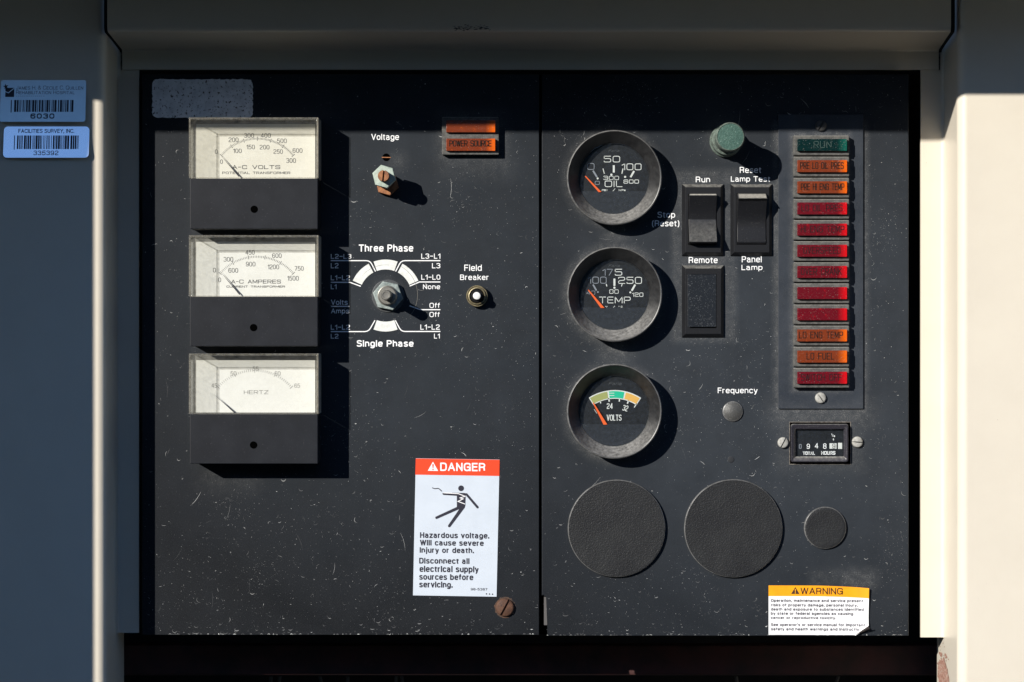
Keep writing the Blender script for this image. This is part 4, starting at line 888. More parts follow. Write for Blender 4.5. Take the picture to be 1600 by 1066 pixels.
# ================================================================== LAMPS
LH = 12.0
def lamp_box(b, x0, x1, y0, y1, lx0, lx1, ly0, ly1, h):
    b.box(x0, x1, y0, y1, .3, h, bev=2.0, seg=2)
def lens_mesh(x0, x1, y0, y1, h0, h1, m, parent):
    b = MB(); b.box(x0, x1, y0, y1, h0, h1, bev=1.1, seg=2)
    return b.build('lens', m, parent)
rows = [('RUN', lens_gr, 'dark green indicator lamp marked RUN at the top of the column', 1247+24, 1247+51),
 ('PRE LO OIL PRES', lens_or, 'orange indicator lamp marked PRE LO OIL PRES below the green one', 0, 0),
 ('PRE HI ENG TEMP', lens_or, 'orange indicator lamp marked PRE HI ENG TEMP, third in the column', 0, 0),
 ('LO OIL PRES', lens_red, 'red indicator lamp marked LO OIL PRES, highest of the red ones', 0, 0),
 ('HI ENG TEMP', lens_red, 'red indicator lamp marked HI ENG TEMP above the OVERSPEED lamp', 0, 0),
 ('OVERSPEED', lens_red, 'red indicator lamp marked OVERSPEED above the OVER CRANK lamp', 0, 0),
 ('OVER CRANK', lens_red, 'red indicator lamp marked OVER CRANK just above the blank red lamps', 0, 0),
 ('', lens_red, 'blank red indicator lamp just below the OVER CRANK lamp', 0, 0),
 ('', lens_red, 'blank red indicator lamp just above the orange LO ENG TEMP lamp', 0, 0),
 ('LO ENG TEMP', lens_or, 'orange indicator lamp marked LO ENG TEMP in the lower column', 0, 0),
 ('LO FUEL', lens_or, 'orange indicator lamp marked LO FUEL, lowest orange one', 0, 0),
 ('SWITCH OFF', lens_red, 'red indicator lamp marked SWITCH OFF at the foot of the column', 0, 0)]
inks = {'RUN': (1271, 1299), 'PRE LO OIL PRES': (1250, 1318), 'PRE HI ENG TEMP': (1251, 1319), 'LO OIL PRES': (1252, 1316), 'HI ENG TEMP': (1251, 1319), 'OVERSPEED': (1255, 1313), 'OVER CRANK': (1251, 1315),
        'LO ENG TEMP': (1248, 1317), 'LO FUEL': (1260, 1303), 'SWITCH OFF': (1251, 1315)}
ink_or = mat('engraved_dark_on_orange', (0.016, 0.012, 0.010), rough=.9, spec=.2); ink_red = mat('engraved_dark_on_red', (0.022, 0.010, 0.012), rough=.9, spec=.2)
ink_gr = mat('engraved_dark_on_green', (0.03, 0.06, 0.055), rough=.8)
# mounting plate
F = Fr(1282, 639); pt_ = thing('lamp_plate', 'raised black mounting plate under the column of twelve indicator lamps', 'mounting plate', F.loc)
a = F.p(1216, 639, 3.5); c = F.p(1349, 179, 3.5)
b = MB(); b.box(a[0], c[0], a[1], c[1], .3, 3.8, bev=1.0)
plate_m = mat('plate_paint', (0.020, 0.026, 0.036), rough=.46, rough2=.6, spec=.35, col2=(0.034, 0.041, 0.053), n2=70, dust=(.17, .175, .18), nd=1.8, ad=(.65, .8), bump=.1, nb=2,
              halos=[(0, F.y-U(0, 410)[1], 44, 200, 10, .5), (0, 0, 60, 4, 22, .25)], fine=((0.060, 0.064, 0.072), .4))
b.build('plate', plate_m, pt_)
for (sx, sy, ang) in ((1282.5, 622, 125), (1283, 196.5, 60)):
    q = F.p(sx, sy, 8); slotted_screw(8.6, 5.5, chalky if sy > 300 else mat('shaded_screw', (.06, .06, .06), rough=.7, bump=.2), ang, pt_, (q[0], q[1], 3.8))  # upper screw gets a darker colour that paints the shade over it
house = None; lensrc = {}
for i, (txt, lm, lab, _, _) in enumerate(rows):
    yt = 211.5+33.02*i; hb_ = 3.8; HH = hb_+LH; HL = HH+5.0
    F = Fr(1283.5, yt+32, HH, hb_); t = thing('indicator_lamp', lab, 'indicator lamp', F.loc, 'indicator lamps in the right hand column')
    W2, H2 = 43.4, 31.9
    if house is None:
        b = MB(); b.box(-W2, W2, 0.6, H2-.5, .2, LH, bev=1.7); house = b.build('housing', housing_mat, t)
    else: share(house, t)
    lx0, lx1, ly0, ly1 = -38.2, 39.2, 6.8, 25.8
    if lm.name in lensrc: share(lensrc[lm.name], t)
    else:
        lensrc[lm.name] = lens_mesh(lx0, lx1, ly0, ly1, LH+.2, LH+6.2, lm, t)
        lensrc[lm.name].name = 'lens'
    if txt:
        a, c = inks[txt]; k = 1-HL/DU
        x0 = U(a, 0, HL)[0]-F.x; x1 = U(c, 0, HL)[0]-F.x
        b = MB(); stroke(b, txt, x0, x1, 11.8, 22.3, LH+6.45, 1.1, gap=1.9, rad=.9)
        b.build('lettering', {'orange_lens': ink_or, 'red_lens': ink_red, 'green_lens': ink_gr}[lm.name], t, smooth=0)
# pair of lamps in one housing on the left panel
F = Fr(735, 242.5, LH); t = thing('indicator_lamp', 'twin orange indicator lamp block right of the Voltage label', 'indicator lamp', F.loc)
b = MB(); a = F.p(690.5, 242, LH); c = F.p(779.5, 183, LH); b.box(a[0], c[0], a[1], c[1], .3, LH, bev=1.4); b.build('housing', housing_mat, t)
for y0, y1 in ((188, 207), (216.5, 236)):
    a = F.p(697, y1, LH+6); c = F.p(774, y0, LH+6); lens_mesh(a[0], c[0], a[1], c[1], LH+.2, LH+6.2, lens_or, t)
a = F.p(702, 229, LH+6); c = F.p(768, 219.5, LH+6); b = MB(); stroke(b, 'POWER SOURCE', a[0], c[0], a[1], c[1], LH+6.45, 1.25, rad=.9); b.build('lettering', ink_or, t, smooth=0)

# ================================================================== ROCKER SWITCHES
def rocker_frame(t, F, x0, y0, x1, y1, hole=None):
    h = 9.0; a = F.p(x0, y1, h); c = F.p(x1, y0, h); X0, X1, Y0, Y1 = a[0], c[0], a[1], c[1]
    def ring(ins, hh): return [(X0+ins, Y0+ins, hh), (X1-ins, Y0+ins, hh), (X1-ins, Y1-ins, hh), (X0+ins, Y1-ins, hh)]
    b = MB(); bm = b.bm
    if hole: ix0, iy0, ix1, iy1 = [*F.p(hole[0], hole[3], h)[:2], *F.p(hole[2], hole[1], h)[:2]]
    else: ix0, iy0, ix1, iy1 = X0+12, Y0+14, X1-12, Y1-14
    inner = lambda hh: [(ix0, iy0, hh), (ix1, iy0, hh), (ix1, iy1, hh), (ix0, iy1, hh)]
    rs_ = [ring(0, .3), ring(0, 2.2), ring(.5, 3.0), ring(4.6, h-.4), ring(5.2, h), inner(h), inner(1.0)]
    vr = [[bm.verts.new(V(*p_)) for p_ in q] for q in rs_]
    for A, B in zip(vr, vr[1:]):
        for i in range(4): bm.faces.new([A[i], A[(i+1) % 4], B[(i+1) % 4], B[i]])
    bm.faces.new(vr[-1])
    return b.build('frame', black_plastic, t, smooth=30), (ix0, iy0, ix1, iy1)
def rocker(t, ix, prof):
    """prof: (fraction from bottom, h) outline of the paddle seen from the side"""
    ix0, iy0, ix1, iy1 = ix; b = MB(); bm = b.bm; x0, x1 = ix0+.8, ix1-.8; H = iy1-iy0-1.6; y0 = iy0+.8
    pts = [(y0+f*H, h) for f, h in prof]; n = len(pts)
    A = [bm.verts.new(V(x0, y, h)) for y, h in pts]; B = [bm.verts.new(V(x1, y, h)) for y, h in pts]
    bm.faces.new(A[::-1]); bm.faces.new(B)
    es = []
    for i in range(n):
        j = (i+1) % n; f = bm.faces.new([A[i], A[j], B[j], B[i]])
    bmesh.ops.recalc_face_normals(bm, faces=bm.faces)
    es = [e_ for e_ in bm.edges if e_.calc_length() > 0 and e_.is_manifold and e_.calc_face_angle(0) > .5]
    bmesh.ops.bevel(bm, geom=es, offset=1.1*S, segments=2, profile=.5, affect='EDGES')
    return b.build('rocker', rocker_mat, t, smooth=40)
def valley(a, b_, mid, n=8, pw=1.7):
    out = []
    for i in range(n+1):
        f = .035+.93*i/n; u = (f-.5)/.465
        e_ = b_ if u > 0 else a; out.append((f, mid+(e_-mid)*abs(u)**pw))
    return out
F = Fr(1098, 399); t = thing('rocker_switch', 'black rocker switch marked Run and Remote, resting in middle position', 'switch', F.loc, 'rocker switches beside the gauges')
_, ix = rocker_frame(t, F, 1066, 287.5, 1131, 399.5, (1075, 303, 1120, 382.5))
rocker(t, ix, [(0.0, 3), (0.0, 12)] + valley(27, 24, 8, pw=1.45) + [(1, 21), (1, 3)])
def worn(t, ix, f0, h0, f1, h1):
    ix0, iy0, ix1, iy1 = ix; H = iy1-iy0-1.6; b = MB(); b.face([(ix0+2, iy0+.8+f0*H, h0+.15), (ix1-2, iy0+.8+f0*H, h0+.15), (ix1-2.4, iy0+.8+f1*H+.15, h1+.15), (ix0+2.4, iy0+.8+f1*H+.15, h1+.15)])
    b.build('dusty_edge', mat('dust_coat', (.36, .345, .31), rough=.9, col2=(.24, .23, .21), n2=6), t, smooth=0)
worn(t, ix, .972, 23.2, .995, 21.8)
F = Fr(1174, 399); t = thing('rocker_switch', 'black rocker switch marked Lamp Test and Panel Lamp, tilted out at top', 'switch', F.loc, 'rocker switches beside the gauges')
_, ix = rocker_frame(t, F, 1142, 287.5, 1207, 399.5, (1151, 302, 1197.5, 382.5))
rocker(t, ix, [(0, 3), (0, 9)] + [(.035+i*.09, 9.5+ (24 if i > 4.5 else 10)*abs((i-4.5)/4.9)**1.25*(.75 if i > 4.5 else .2)) for i in range(0, 10)] + [(.885, 32), (1, 14), (1, 3)])
worn(t, ix, .90, 30.2, .985, 16.8)
F = Fr(1098, 527); t = thing('blank_switch_plate', 'blank black rectangular switch cover plate below the Remote label', 'cover plate', F.loc)
_, ix = rocker_frame(t, F, 1066, 414.5, 1131.5, 527)
a = F.p(1074.5, 511, 9.6); c = F.p(1119, 429, 9.6); b = MB(); b.box(a[0], c[0], a[1], c[1], 3, 9.9, bev=.5)
b.build('insert', mat('insert_plastic', (0.011, 0.014, 0.019), rough=.35, dust=(.22, .23, .24), nd=1.8, ad=(.60, .74), bump=.1), t)

# ================================================================== KNOBS, STUDS AND PLUGS
# green mushroom push button
F = Fr(1133.5, 221); t = thing('push_button', 'weathered green topped push button above the Reset Lamp Test label', 'push button', F.loc)
b = MB(); b.lathe([(24.5, .3), (25.2, 3), (25.2, 7), (23.5, 9), (23, 11), (22.6, 20), (21.2, 21), (18, 21.5), (0, 21.5)], 0, 0, 56); b.build('collar', green_side, t)
b = MB(); b.lathe([(18.5, 21), (19, 24), (20.0, 60), (22.0, 66), (22.4, 78), (21.9, 80.5), (20.8, 82)], 0, 0, 56)
b.lathe([(20.8, 82), (20.2, 82.2), (19.9, 81.2)], 0, 0, 56); b.build('stem', green_side, t)
b = MB(); b.lathe([(20.0, 80), (20.0, 81.4), (12, 81.9), (0, 82.0)], 0, 0, 56); b.build('cap', green_cap, t)
def hexpts(r, rot): return [(r*math.cos(R(rot+60*i)), r*math.sin(R(rot+60*i))) for i in range(6)]
# voltage adjusting stud: base nut, locking nut, slotted shaft
F = Fr(602.8, 279.5); t = thing('adjusting_stud', 'rusty slotted voltage adjusting stud with pale green hex nut', 'adjuster', F.loc)
b = MB(); b.prism([(x+2.5, y-9) for x, y in hexpts(18.5, 44)], .3, 13, bev=1.6); b.build('base_nut', copper, t, recalc=True)
b = MB(); b.lathe([(12.0, 13), (12.5, 15), (12.0, 17), (12.5, 19), (12.0, 21), (12.3, 40)], 1.2, -4.5, 32); b.build('threaded_bushing', rust, t)
b = MB(); b.prism(hexpts(18.8, 44), 39, 51, bev=2.2); b.build('lock_nut', nut_green, t, recalc=True)
o = slotted_screw(8.8, 16, copper, 84, t, (0, 0, 50.5), dome=False, name='slotted_shaft', sw=2.6)
# rotary selector with its knob missing
F = Fr(606.5, 462.5); t = thing('rotary_switch_shaft', 'bare steel rotary switch shaft in a large hex nut, knob missing', 'rotary switch', F.loc)
b = MB(); b.lathe([(25.5, .3), (25.5, 1.6), (24.8, 2.0), (0, 2.0)], 0, 0, 40); b.build('washer', mat('washer_dark', (.07, .075, .08), rough=.5, metal=.4, dust=(.3, .3, .3), nd=2, ad=(.6, .75)), t)
b = MB(); b.prism(hexpts(24.0, 49), 2, 12, bev=1.8); b.build('hex_nut', nut_mat, t, recalc=True)
b = MB(); b.lathe([(16, 12), (15.6, 13.5), (14.6, 14), (14.6, 15.2), (13.9, 16), (14.3, 17), (13.6, 18), (14.1, 19), (13.4, 20), (13.6, 24), (12.8, 25), (8.4, 25), (8.2, 23)], 0, 0, 40); b.build('bushing', steel, t)
b = MB(); b.lathe([(8.0, 20), (7.8, 63), (6.9, 64.5), (5.2, 64.5), (4.8, 63.6), (0, 63.4)], 0, 0, 32, fn=lambda a_: 1 - .10*max(0, math.cos(a_+1.0))**6); b.build('shaft', steel, t)
# field breaker
F = Fr(745.5, 463); t = thing('breaker_button', 'small white breaker button in a brass ring below Field Breaker', 'push button', F.loc)
b = MB(); b.lathe([(16.4, .3), (16.8, 3), (16.8, 9), (16.0, 11), (15.4, 11), (15.0, 9.6), (14.4, 9.4), (14, 12), (13.2, 14), (12.2, 14.4), (11.2, 13), (11, 9)], 0, 0, 48); b.build('brass_ring', brass, t)
b = MB(); b.lathe([(11.2, 9), (11, 11), (9.8, 15), (7.0, 16), (6.6, 12), (0, 12)], 0, 0, 40); b.build('boot', rubber_and_shade, t)
b = MB(); b.lathe([(6.0, 12), (6.2, 26), (5.4, 28), (3.5, 28.8), (0, 29)], 0, 0, 32); b.build('button', button_white, t)
# plugs
def plug(label, cx, cy, r_, th, m, name='hole_plug', cat='hole plug', dome=0, group=None):
    F = Fr(cx, cy, th); t = thing(name, label, cat, F.loc, group)
    b = MB(); pr0 = [(r_, .3), (r_, th*.5), (r_-.6, th*.85), (r_-1.8, th)]
    n = 8; pr0 += [(r_*(1-i/n)*(1-1.8/r_), th+dome*(1-(1-i/n)**2)) for i in range(1, n)] + [(0, th+dome)]
    b.lathe(pr0, 0, 0, 96 if r_ > 40 else 48); b.build('disc', m, t)
    b = MB(); b.lathe([(r_+.12, th*.35), (r_-.1, th*.78), (r_-.75, th+.12-.9/3), (r_-1.3, th+.1)], 0, 0, 96 if r_ > 40 else 48); b.build('edge', rim_mat, t); return t
plug('large black textured blanking disc below the volts gauge', 963.5, 826, 76.2, 6, disc_mat, group='large textured blanking discs')
plug('large black textured blanking disc between the other two discs', 1146, 826, 76.8, 6, disc_mat, group='large textured blanking discs')
plug('small black textured blanking disc above the orange warning sticker', 1289.5, 825, 33, 5, disc_mat)
plug('tiny domed grey plug under the word Frequency', 1145, 643, 15.8, 3, plug_mat, dome=4)

# ================================================================== HOUR METER
Zh = zt(1200, 640, 9.412)
F = Fr(1281.5, 723); t = thing('hour_meter', 'small black hour meter with rolling digits below the lamp column', 'hour meter', F.loc)
def hp_(x, y, h): return F.p(*Zh(x, y), h)
b = MB(); a = hp_(322, 800, .3); c = hp_(1210, 190, .3); b.box(a[0], c[0], a[1], c[1], .2, .5)
b.build('cutout', hole_mat, t, smooth=0)
b = MB(); b.ribbon([(a[0]-.6, a[1]-.6), (c[0]+.6, a[1]-.6), (c[0]+.6, c[1]+.6), (a[0]-.6, c[1]+.6)], 1.0, .4, closed=True); b.build('cutout_edge', mat('bare_metal_edge', (.28, .26, .23), rough=.5, metal=.3, col2=(.08, .06, .05), n2=8), t, smooth=0)
b = MB(); bm = b.bm; rs_ = []
for (x0, y0, x1, y1, h, r_) in ((332, 213, 1183, 775, .5, 4), (332, 213, 1183, 775, 8, 4), (338, 219, 1177, 769, 9.5, 3.6), (352, 232, 1163, 757, 10, 3), (392, 285, 1135, 712, 8.2, 1.5), (415, 305, 1112, 690, 3.5, 1.0)):
    a = hp_(x0, y1, h); c = hp_(x1, y0, h); rs_.append([bm.verts.new(V(x, y, h)) for x, y in rrect(a[0], c[0], a[1], c[1], r_, 4)])
for A, B in zip(rs_, rs_[1:]):
    n = len(A)
    for i in range(n): bm.faces.new([A[i], A[(i+1) % n], B[(i+1) % n], B[i]])
b.build('bezel', mat('hour_bezel', (0.028, 0.026, 0.034), settle=((.36, .35, .32), .9), rough=.35, dust=(.24, .24, .23), nd=1.7, ad=(.60, .76), bump=.15), t, smooth=40)
b = MB(); a = hp_(405, 700, 1.2); c = hp_(1120, 298, 1.2); b.box(a[0], c[0], a[1], c[1], .6, 1.2); face = b.build('counter_face', dial_black, t, smooth=0)
wh = 1.6
b = MB()
for (x0, y0, x1, y1) in ((905, 497, 1008, 577), (1030, 490, 1090, 580)):
    a = hp_(x0, y1, wh); c = hp_(x1, y0, wh); b.box(a[0], c[0], a[1], c[1], 1.3, wh)
b.build('tenths_wheel', white_print, face, smooth=0)
b = MB()
for s, x0, y0, x1, y1, w_ in ( ('TOTAL', 512, 618, 690, 667, 1.1), ('HOURS', 783, 612, 990, 665, 1.1), ('1', 932, 348, 942, 378, .7), ('0', 965, 380, 985, 405, .8)):
    a = hp_(x0, y1, wh); c = hp_(x1, y0, wh); stroke(b, s, a[0], c[0], a[1], c[1], wh, w_, gap=2.0, rad=1)
b.ribbon([hp_(944, 400, wh)[:2], hp_(958, 365, wh)[:2]], .6, wh); b.ribbon([hp_(962, 425, wh)[:2], hp_(962, 442, wh)[:2]], .8, wh)
b.poly([hp_(950, 438, wh)[:2], hp_(974, 438, wh)[:2], hp_(962, 458, wh)[:2]], wh); b.build('digits', white_ink, face, smooth=0)
b = MB()
for s_, x0, y0, x1, y1 in (('9', 570, 503, 615, 580), ('4', 688, 496, 739, 572), ('8', 810, 498, 860, 579)):
    a = hp_(x0, y1, wh); c = hp_(x1, y0, wh); tbox(b, s_, a[0], c[0], a[1], c[1], wh, bold=.01)
b.build('wheel_digits', white_ink, face, smooth=0)
b = MB(); a = hp_(456, 577, wh); c = hp_(494, 510, wh); stroke(b, '0', a[0], c[0], a[1], c[1], wh, 1.0); b.build('dim_digit', dim_print, face, smooth=0)
b = MB(); a = hp_(945, 573, wh+.2); c = hp_(990, 502, wh+.2); stroke(b, '9', a[0], c[0], a[1], c[1], wh+.2, 1.0); b.build('tenths_digit', grey_ink, face, smooth=0)
b = MB(); a = hp_(408, 697, 3); c = hp_(1118, 300, 3); b.poly([(a[0], a[1]), (c[0], a[1]), (c[0], c[1]), (a[0], c[1])], 3.2); b.build('window', glass, t, smooth=0)
for sx, sy, ang in ((1224, 692, 62), (1340, 691, -4)):
    q = F.p(sx, sy, 5); slotted_screw(8.6, 6, chalky, ang, t, (q[0], q[1], .3))

# ================================================================== DANGER STICKER
Zd = zt(640, 700, 3.806)
F = Fr(711, 932); t = thing('danger_sticker', 'white and red danger sticker with electric shock pictogram on the left panel', 'sticker', F.loc)
def dp(x, y): return F.p(*Zd(x, y), .6)[:2]
b = MB(); b.prism([dp(20, 877), dp(517, 885), dp(535, 70), dp(37, 62)], .25, .55); b.build('backing', sign_white, t, smooth=0)
b = MB(); b.poly([dp(34, 159), dp(533.5, 167), dp(535, 71), dp(37, 63)], .8); b.build('header_band', sign_red, t, smooth=0)
def dtext(b, s, x0, y0, x1, y1, h, bold):   # follow the slight tilt of the sticker
    k = .016; text(b, s, [dp(x0, y1), dp(x1, y1+(x1-x0)*k*.6), dp(x1, y0+(x1-x0)*k*.6), dp(x0, y0)], h, bold=bold)
b = MB(); dtext(b, 'DANGER', 182, 87, 450, 137, 1.1, .03)
b.poly([dp(108, 136), dp(170, 137), dp(139, 82)], 1.05); b.build('danger_word', sign_white2, t, smooth=0)
b = MB(); b.poly([dp(134, 97), dp(144, 97), dp(141, 121), dp(137, 121)], 1.3); q = dp(139, 128); b.disc(q[0], q[1], 1.1, 1.3, 10); b.build('exclamation_mark', sign_red, t, smooth=0)
b = MB()
for s, x0, y0, x1, y1 in (('Hazardous voltage.', 62, 501, 473, 543), ('Will cause severe', 62, 546, 440, 580), ('injury or death.', 60, 590, 382, 631), ('Disconnect all', 57, 653, 355, 688),
        ('electrical supply', 59, 700, 410, 746), ('sources before', 57, 748, 378, 784), ('servicing.', 57, 793, 255, 838)): dtext(b, s, x0, y0, x1, y1, .9, .046)
dtext(b, '98-5387', 363, 833, 462, 847, .9, .01)
for x, y in ((457, 868), (475, 869), (493, 870)): q = dp(x, y); b.disc(q[0], q[1], 1.1, .9, 10)
b.build('lettering', black_ink, t, smooth=0)
b = MB()
def limb(x0, y0, x1, y1, w0, w1):
    A, B = Vector(dp(x0, y0)), Vector(dp(x1, y1)); d = (B-A).normalized(); n = Vector((-d.y, d.x)); k = 1/3.806/2
    pts = [tuple(A-n*w0*k), tuple(B-n*w1*k)] + [tuple(B+(d*math.sin(R(a_))-n*math.cos(R(a_)))*w1*k) for a_ in range(15, 180, 15)] + [tuple(B+n*w1*k), tuple(A+n*w0*k)] + [tuple(A+(-d*math.sin(R(a_))+n*math.cos(R(a_)))*w0*k) for a_ in range(15, 180, 15)]
    b.poly(pts, .9)
q = dp(306, 240); b.disc(q[0], q[1], 17/3.806, .9, 28)
limb(203, 272, 300, 279, 15, 14); limb(338, 276, 404, 353, 13, 14); limb(318, 350, 236, 464, 22, 16); limb(300, 352, 160, 415, 18, 15)
b.poly([dp(281, 278), dp(281, 352), dp(300, 362), dp(318, 360), dp(331, 345), dp(333, 276), dp(345, 272), dp(325, 268), dp(250, 266)], .95)
b.ribbon(rounded([dp(134, 237), dp(150, 243), dp(172, 240), dp(192, 258)], 2, False), 1.3, .9)
b.build('pictogram', black_ink, t, smooth=0)
b = MB()
for pts in ([(200, 267), (290, 272), (330, 288), (300, 297), (318, 303), (288, 318), (330, 334)],):
    b.ribbon([dp(*p_) for p_ in pts], 1.25, 1.2)
b.build('lightning_bolt', sign_white2, t, smooth=0)

# ================================================================== WARNING STICKER
Zw = zt(1190, 900, 8.889)
F = Fr(1278, 992); t = thing('warning_sticker', 'orange and white warning sticker with a curled lower right corner', 'sticker', F.loc)
def wp(x, y, h=.6): return F.p(*Zw(x, y), h)
# sheet as a grid lifting towards its right edge
def lift(u, v):   # u 0..1 left-right, v 0..1 bottom-top
    a_ = max(0, u-.80)/.20; return .3 + 5.5*a_*a_*(.35+.65*v*v) + 5.0*(max(0, u-.82)/.18)**1.5*max(0, .35-v)/.35
def corner(u, v): 
    yl = 818+4*u; yt_ = 133+8*u*u+40*max(0, u-.5)**1.3*1.6
    return 97+(1486-97)*u-6*(1-v)*u, yl+(yt_-yl)*v
def wgrid(v0, v1, off, m, name, nu=40, nv=8, cut=True):
    b = MB(); vv = {}
    for i in range(nu+1):
        for j in range(nv+1):
            u = i/nu; v = v0+(v1-v0)*j/nv; x, y = corner(u, v)
            if cut:    # cut the folded corner along a diagonal
                lim = 1300+(818-y)*1.55
                if x > lim: x = max(lim, 0)
            h_ = lift(u, v)+off; q = wp(x, y, 0.6); vv[i, j] = b.bm.verts.new(V(q[0], q[1], h_))
    for i in range(nu):
        for j in range(nv):
            try: b.bm.faces.new([vv[i, j], vv[i+1, j], vv[i+1, j+1], vv[i, j+1]])
            except ValueError: pass
    bmesh.ops.remove_doubles(b.bm, verts=b.bm.verts, dist=.02*S)
    return b.build(name, m, t, smooth=50)
vo = (818-283)/(818-135)
wgrid(0, vo, 0, sign_white2, 'backing', nv=22); wgrid(vo, 1.0, 0.02, sign_orange, 'header_band', nv=6)
b = MB()
def wtext(s, x0, y0, x1, y1, h, bold, clip=None): text(b, s, [wp(x0, y1)[:2], wp(x1, y1+5)[:2], wp(x1, y0+5)[:2], wp(x0, y0)[:2]], h, bold=bold, clip=clip)
for s, x0, y0, x1, y1 in (('Operation, maintenance and service present', 130, 322, 1408, 370), ('risks of property damage, personal injury,', 130, 384, 1335, 432), ('death and exposure to substances identified', 130, 443, 1415, 490),
        ('by state or federal agencies as causing', 128, 501, 1272, 549), ('cancer or reproductive toxicity.', 128, 562, 1035, 606)): wtext(s, x0, y0, x1, y1, .55, .045)
wtext("See operator's or service manual for important", 130, 657, 1432, 706, .55, .045)
wtext('safety and health warnings and instructio', 130, 718, 1352, 766, .55, .045)
for v_ in b.bm.verts:                       # print follows the lifting sheet
    pass
def drape(b, add):
    x0 = wp(97, 0)[0]; x1 = wp(1486, 0)[0]; y0 = wp(0, 818)[1]; y1 = wp(0, 135)[1]
    for v_ in b.bm.verts:
        u = (v_.co.x/S-x0)/(x1-x0); w_ = (v_.co.z/S-y0)/(y1-y0); v_.co.y = -(lift(u, max(0, min(1, w_)))+add)*S
drape(b, .3); b.build('lettering', black_ink, t, smooth=0)
b = MB(); wtext('WARNING', 540, 163, 1128, 254, .55, .014); b.poly([wp(410, 250)[:2], wp(525, 251)[:2], wp(468, 155)[:2]], .55); drape(b, .35); b.build('warning_word', mat('brown_black_ink', (.05, .02, .01), rough=.6), t, smooth=0)
b = MB(); b.poly([wp(460, 182)[:2], wp(476, 182)[:2], wp(472, 225)[:2], wp(464, 225)[:2]], .55); q = wp(468, 237); b.disc(q[0], q[1], .9, .55, 8); drape(b, .6); b.build('exclamation_mark', sign_orange, t, smooth=0)
# the curled corner: sheet rolled back over itself, dark underside showing
b = MB(); n = 8; rowsv = []
A0 = Vector(wp(1300, 818)[:2]); A1 = Vector(wp(1478, 703)[:2]); mid = (A0+A1)/2; nrm = Vector((-(A1-A0).y, (A1-A0).x)).normalized()
for i in range(n+1):
    a_ = i/n; r_ = 8.0
    row = []
    for k in range(6):
        s_ = k/5; P0 = A0*(1-s_)+A1*s_; wdt = (0.25+1.0*s_) * 1.0
        off = nrm*(math.sin(math.pi*a_*.9)*r_*-.45*wdt + 5.5*wdt*max(0, a_-.35)) ; hh = .35+4.2*s_+(1-math.cos(math.pi*a_*.85))*r_*.55*wdt
        row.append(b.bm.verts.new(V(P0.x+off.x, P0.y+off.y, hh)))
    rowsv.append(row)
for A, B in zip(rowsv, rowsv[1:]):
    for k in range(5): b.bm.faces.new([A[k], A[k+1], B[k+1], B[k]])
b.build('curled_corner', fold_dark, t, smooth=60)

# ================================================================== PROPERTY TAGS ON THE LEFT POST
Zs = zt(0, 0, 4.1)
def tag_sheet(t, F, x0, y0, x1, y1, r_, m):
    a = F.p(*Zs(x0, y1), HPL+9.3); c = F.p(*Zs(x1, y0), HPL+9.3); b = MB(); b.prism(rrect(a[0], c[0], a[1], c[1], r_, 5), .1, .4); return b.build('backing', m, t, smooth=0)
def hb4(F, x0, y0, x1, y1, h=.7): a = F.p(*Zs(x0, y1), HPL+9+h); c = F.p(*Zs(x1, y0), HPL+9+h); return a[0], c[0], a[1], c[1]
def barcode(b, box, h, seed, groups):
    q = random.Random(seed); x0, x1, y0, y1 = box; W = x1-x0; x = x0; step = W/(groups*9.5)
    b.poly([(x0, y0-1), (x0+step*.8, y0-1), (x0+step*.8, y1), (x0, y1)], h); x = x0+step*3
    while x < x1-step:
        w_ = step*q.choice((.55, .55, .9, 1.5, 1.9)); w_ = min(w_, x1-x); b.poly([(x, y0), (x+w_, y0), (x+w_, y1), (x, y1)], h); x += w_+step*q.choice((.5, .55, .8, 1.3))
F = Fr(66, 191, HPL+9, HPL+9); t = thing('property_tag', 'pale teal barcode tag numbered 6030, upper tag on the left post', 'tag', F.loc, 'barcode tags on the left post')
t.rotation_euler = (R(-8.0), 0, 0)
tag_sheet(t, F, -2, 507, 546, 781, 3.5, tag_teal)
b = MB()
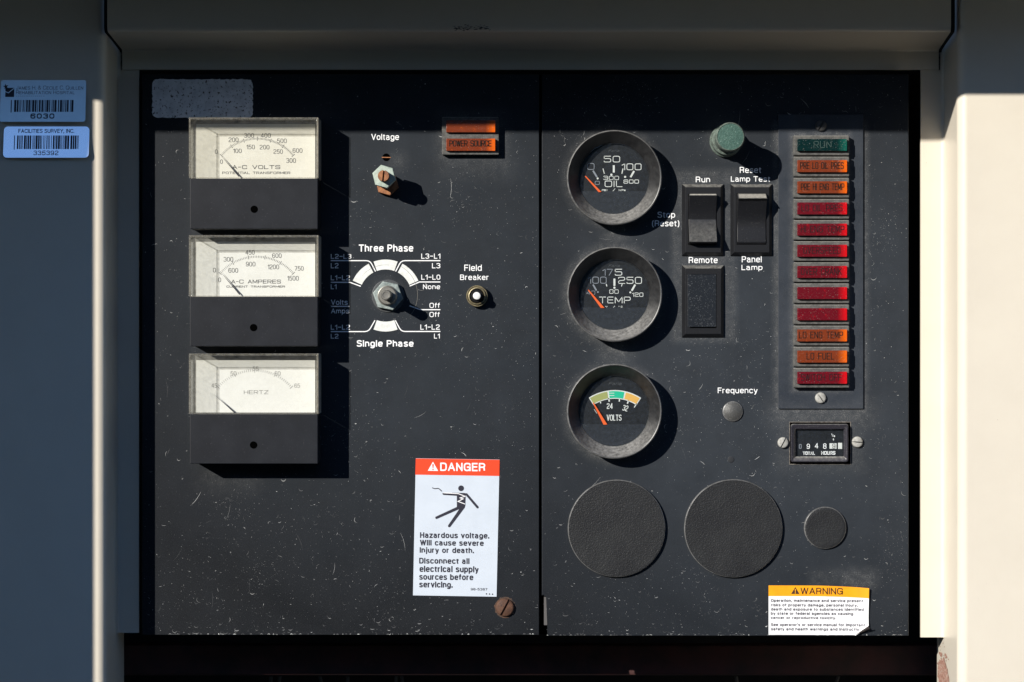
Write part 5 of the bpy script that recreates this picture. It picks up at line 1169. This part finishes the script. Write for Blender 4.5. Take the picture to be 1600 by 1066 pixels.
def sc(s_, x0, x1, y0, y1, hh): tbox(b, s_, x0, x1, y0, y1, hh, bold=-.012, small=True)
sc('James H. & Cecile C. Quillen', *hb4(F, 97, 544, 527, 571), .7)
sc('Rehabilitation Hospital', *hb4(F, 97, 575, 473, 600), .7)
x0, x1, y0, y1 = hb4(F, 97, 608, 285, 617)      # a line of print too small to read
for k in range(14):
    xa = x0+(x1-x0)*k/14; b.ribbon([(xa, (y0+y1)/2), (xa+(x1-x0)*(.045 if k % 4 else .03), (y0+y1)/2)], .45, .7)
tbox(b, '6030', *hb4(F, 193, 727, 348, 760), .7, bold=.03)
barcode(b, hb4(F, 66, 638, 475, 716), .7, 6, 6)
x0, x1, y0, y1 = hb4(F, 28, 558, 85, 618); b.poly([(x0, y0), (x1, y0), (x1, y1), (x0, y1)], .6)
cx_, cy_ = (F.p(*Zs(31, 550), HPL+9))[:2]
b.poly([(cx_+(4.6 if k % 2 == 0 else 1.7)*math.cos(R(100+36*k)), cy_+(4.6 if k % 2 == 0 else 1.7)*math.sin(R(100+36*k))) for k in range(10)], .9)
b.build('printing', tag_ink, t, smooth=0)
b = MB(); q = [F.p(*Zs(*p_), HPL+9)[:2] for p_ in ((28, 583), (50, 592), (62, 580), (85, 562))]; b.ribbon(q, 1.1, 1.0)
q = [F.p(*Zs(*p_), HPL+9)[:2] for p_ in ((38, 562), (50, 592))]; b.build('logo_ridge', tag_teal, t, smooth=0)
F = Fr(72, 247, HPL+9, HPL+9); t = thing('property_tag', 'bluish white barcode tag numbered 335392, lower tag on the left post', 'tag', F.loc, 'barcode tags on the left post')
t.rotation_euler = (R(-9.0), 0, 0)
tag_sheet(t, F, 19, 806, 568, 1011, 6, tag_white)
b = MB(); tbox(b, 'FACILITIES SURVEY, INC.', *hb4(F, 112, 822, 470, 852), .7, bold=.015); tbox(b, '335392', *hb4(F, 213, 965, 373, 994), .7, bold=.005)
barcode(b, hb4(F, 86, 865, 508, 954), .7, 9, 7); b.build('printing', tag_ink, t, smooth=0)
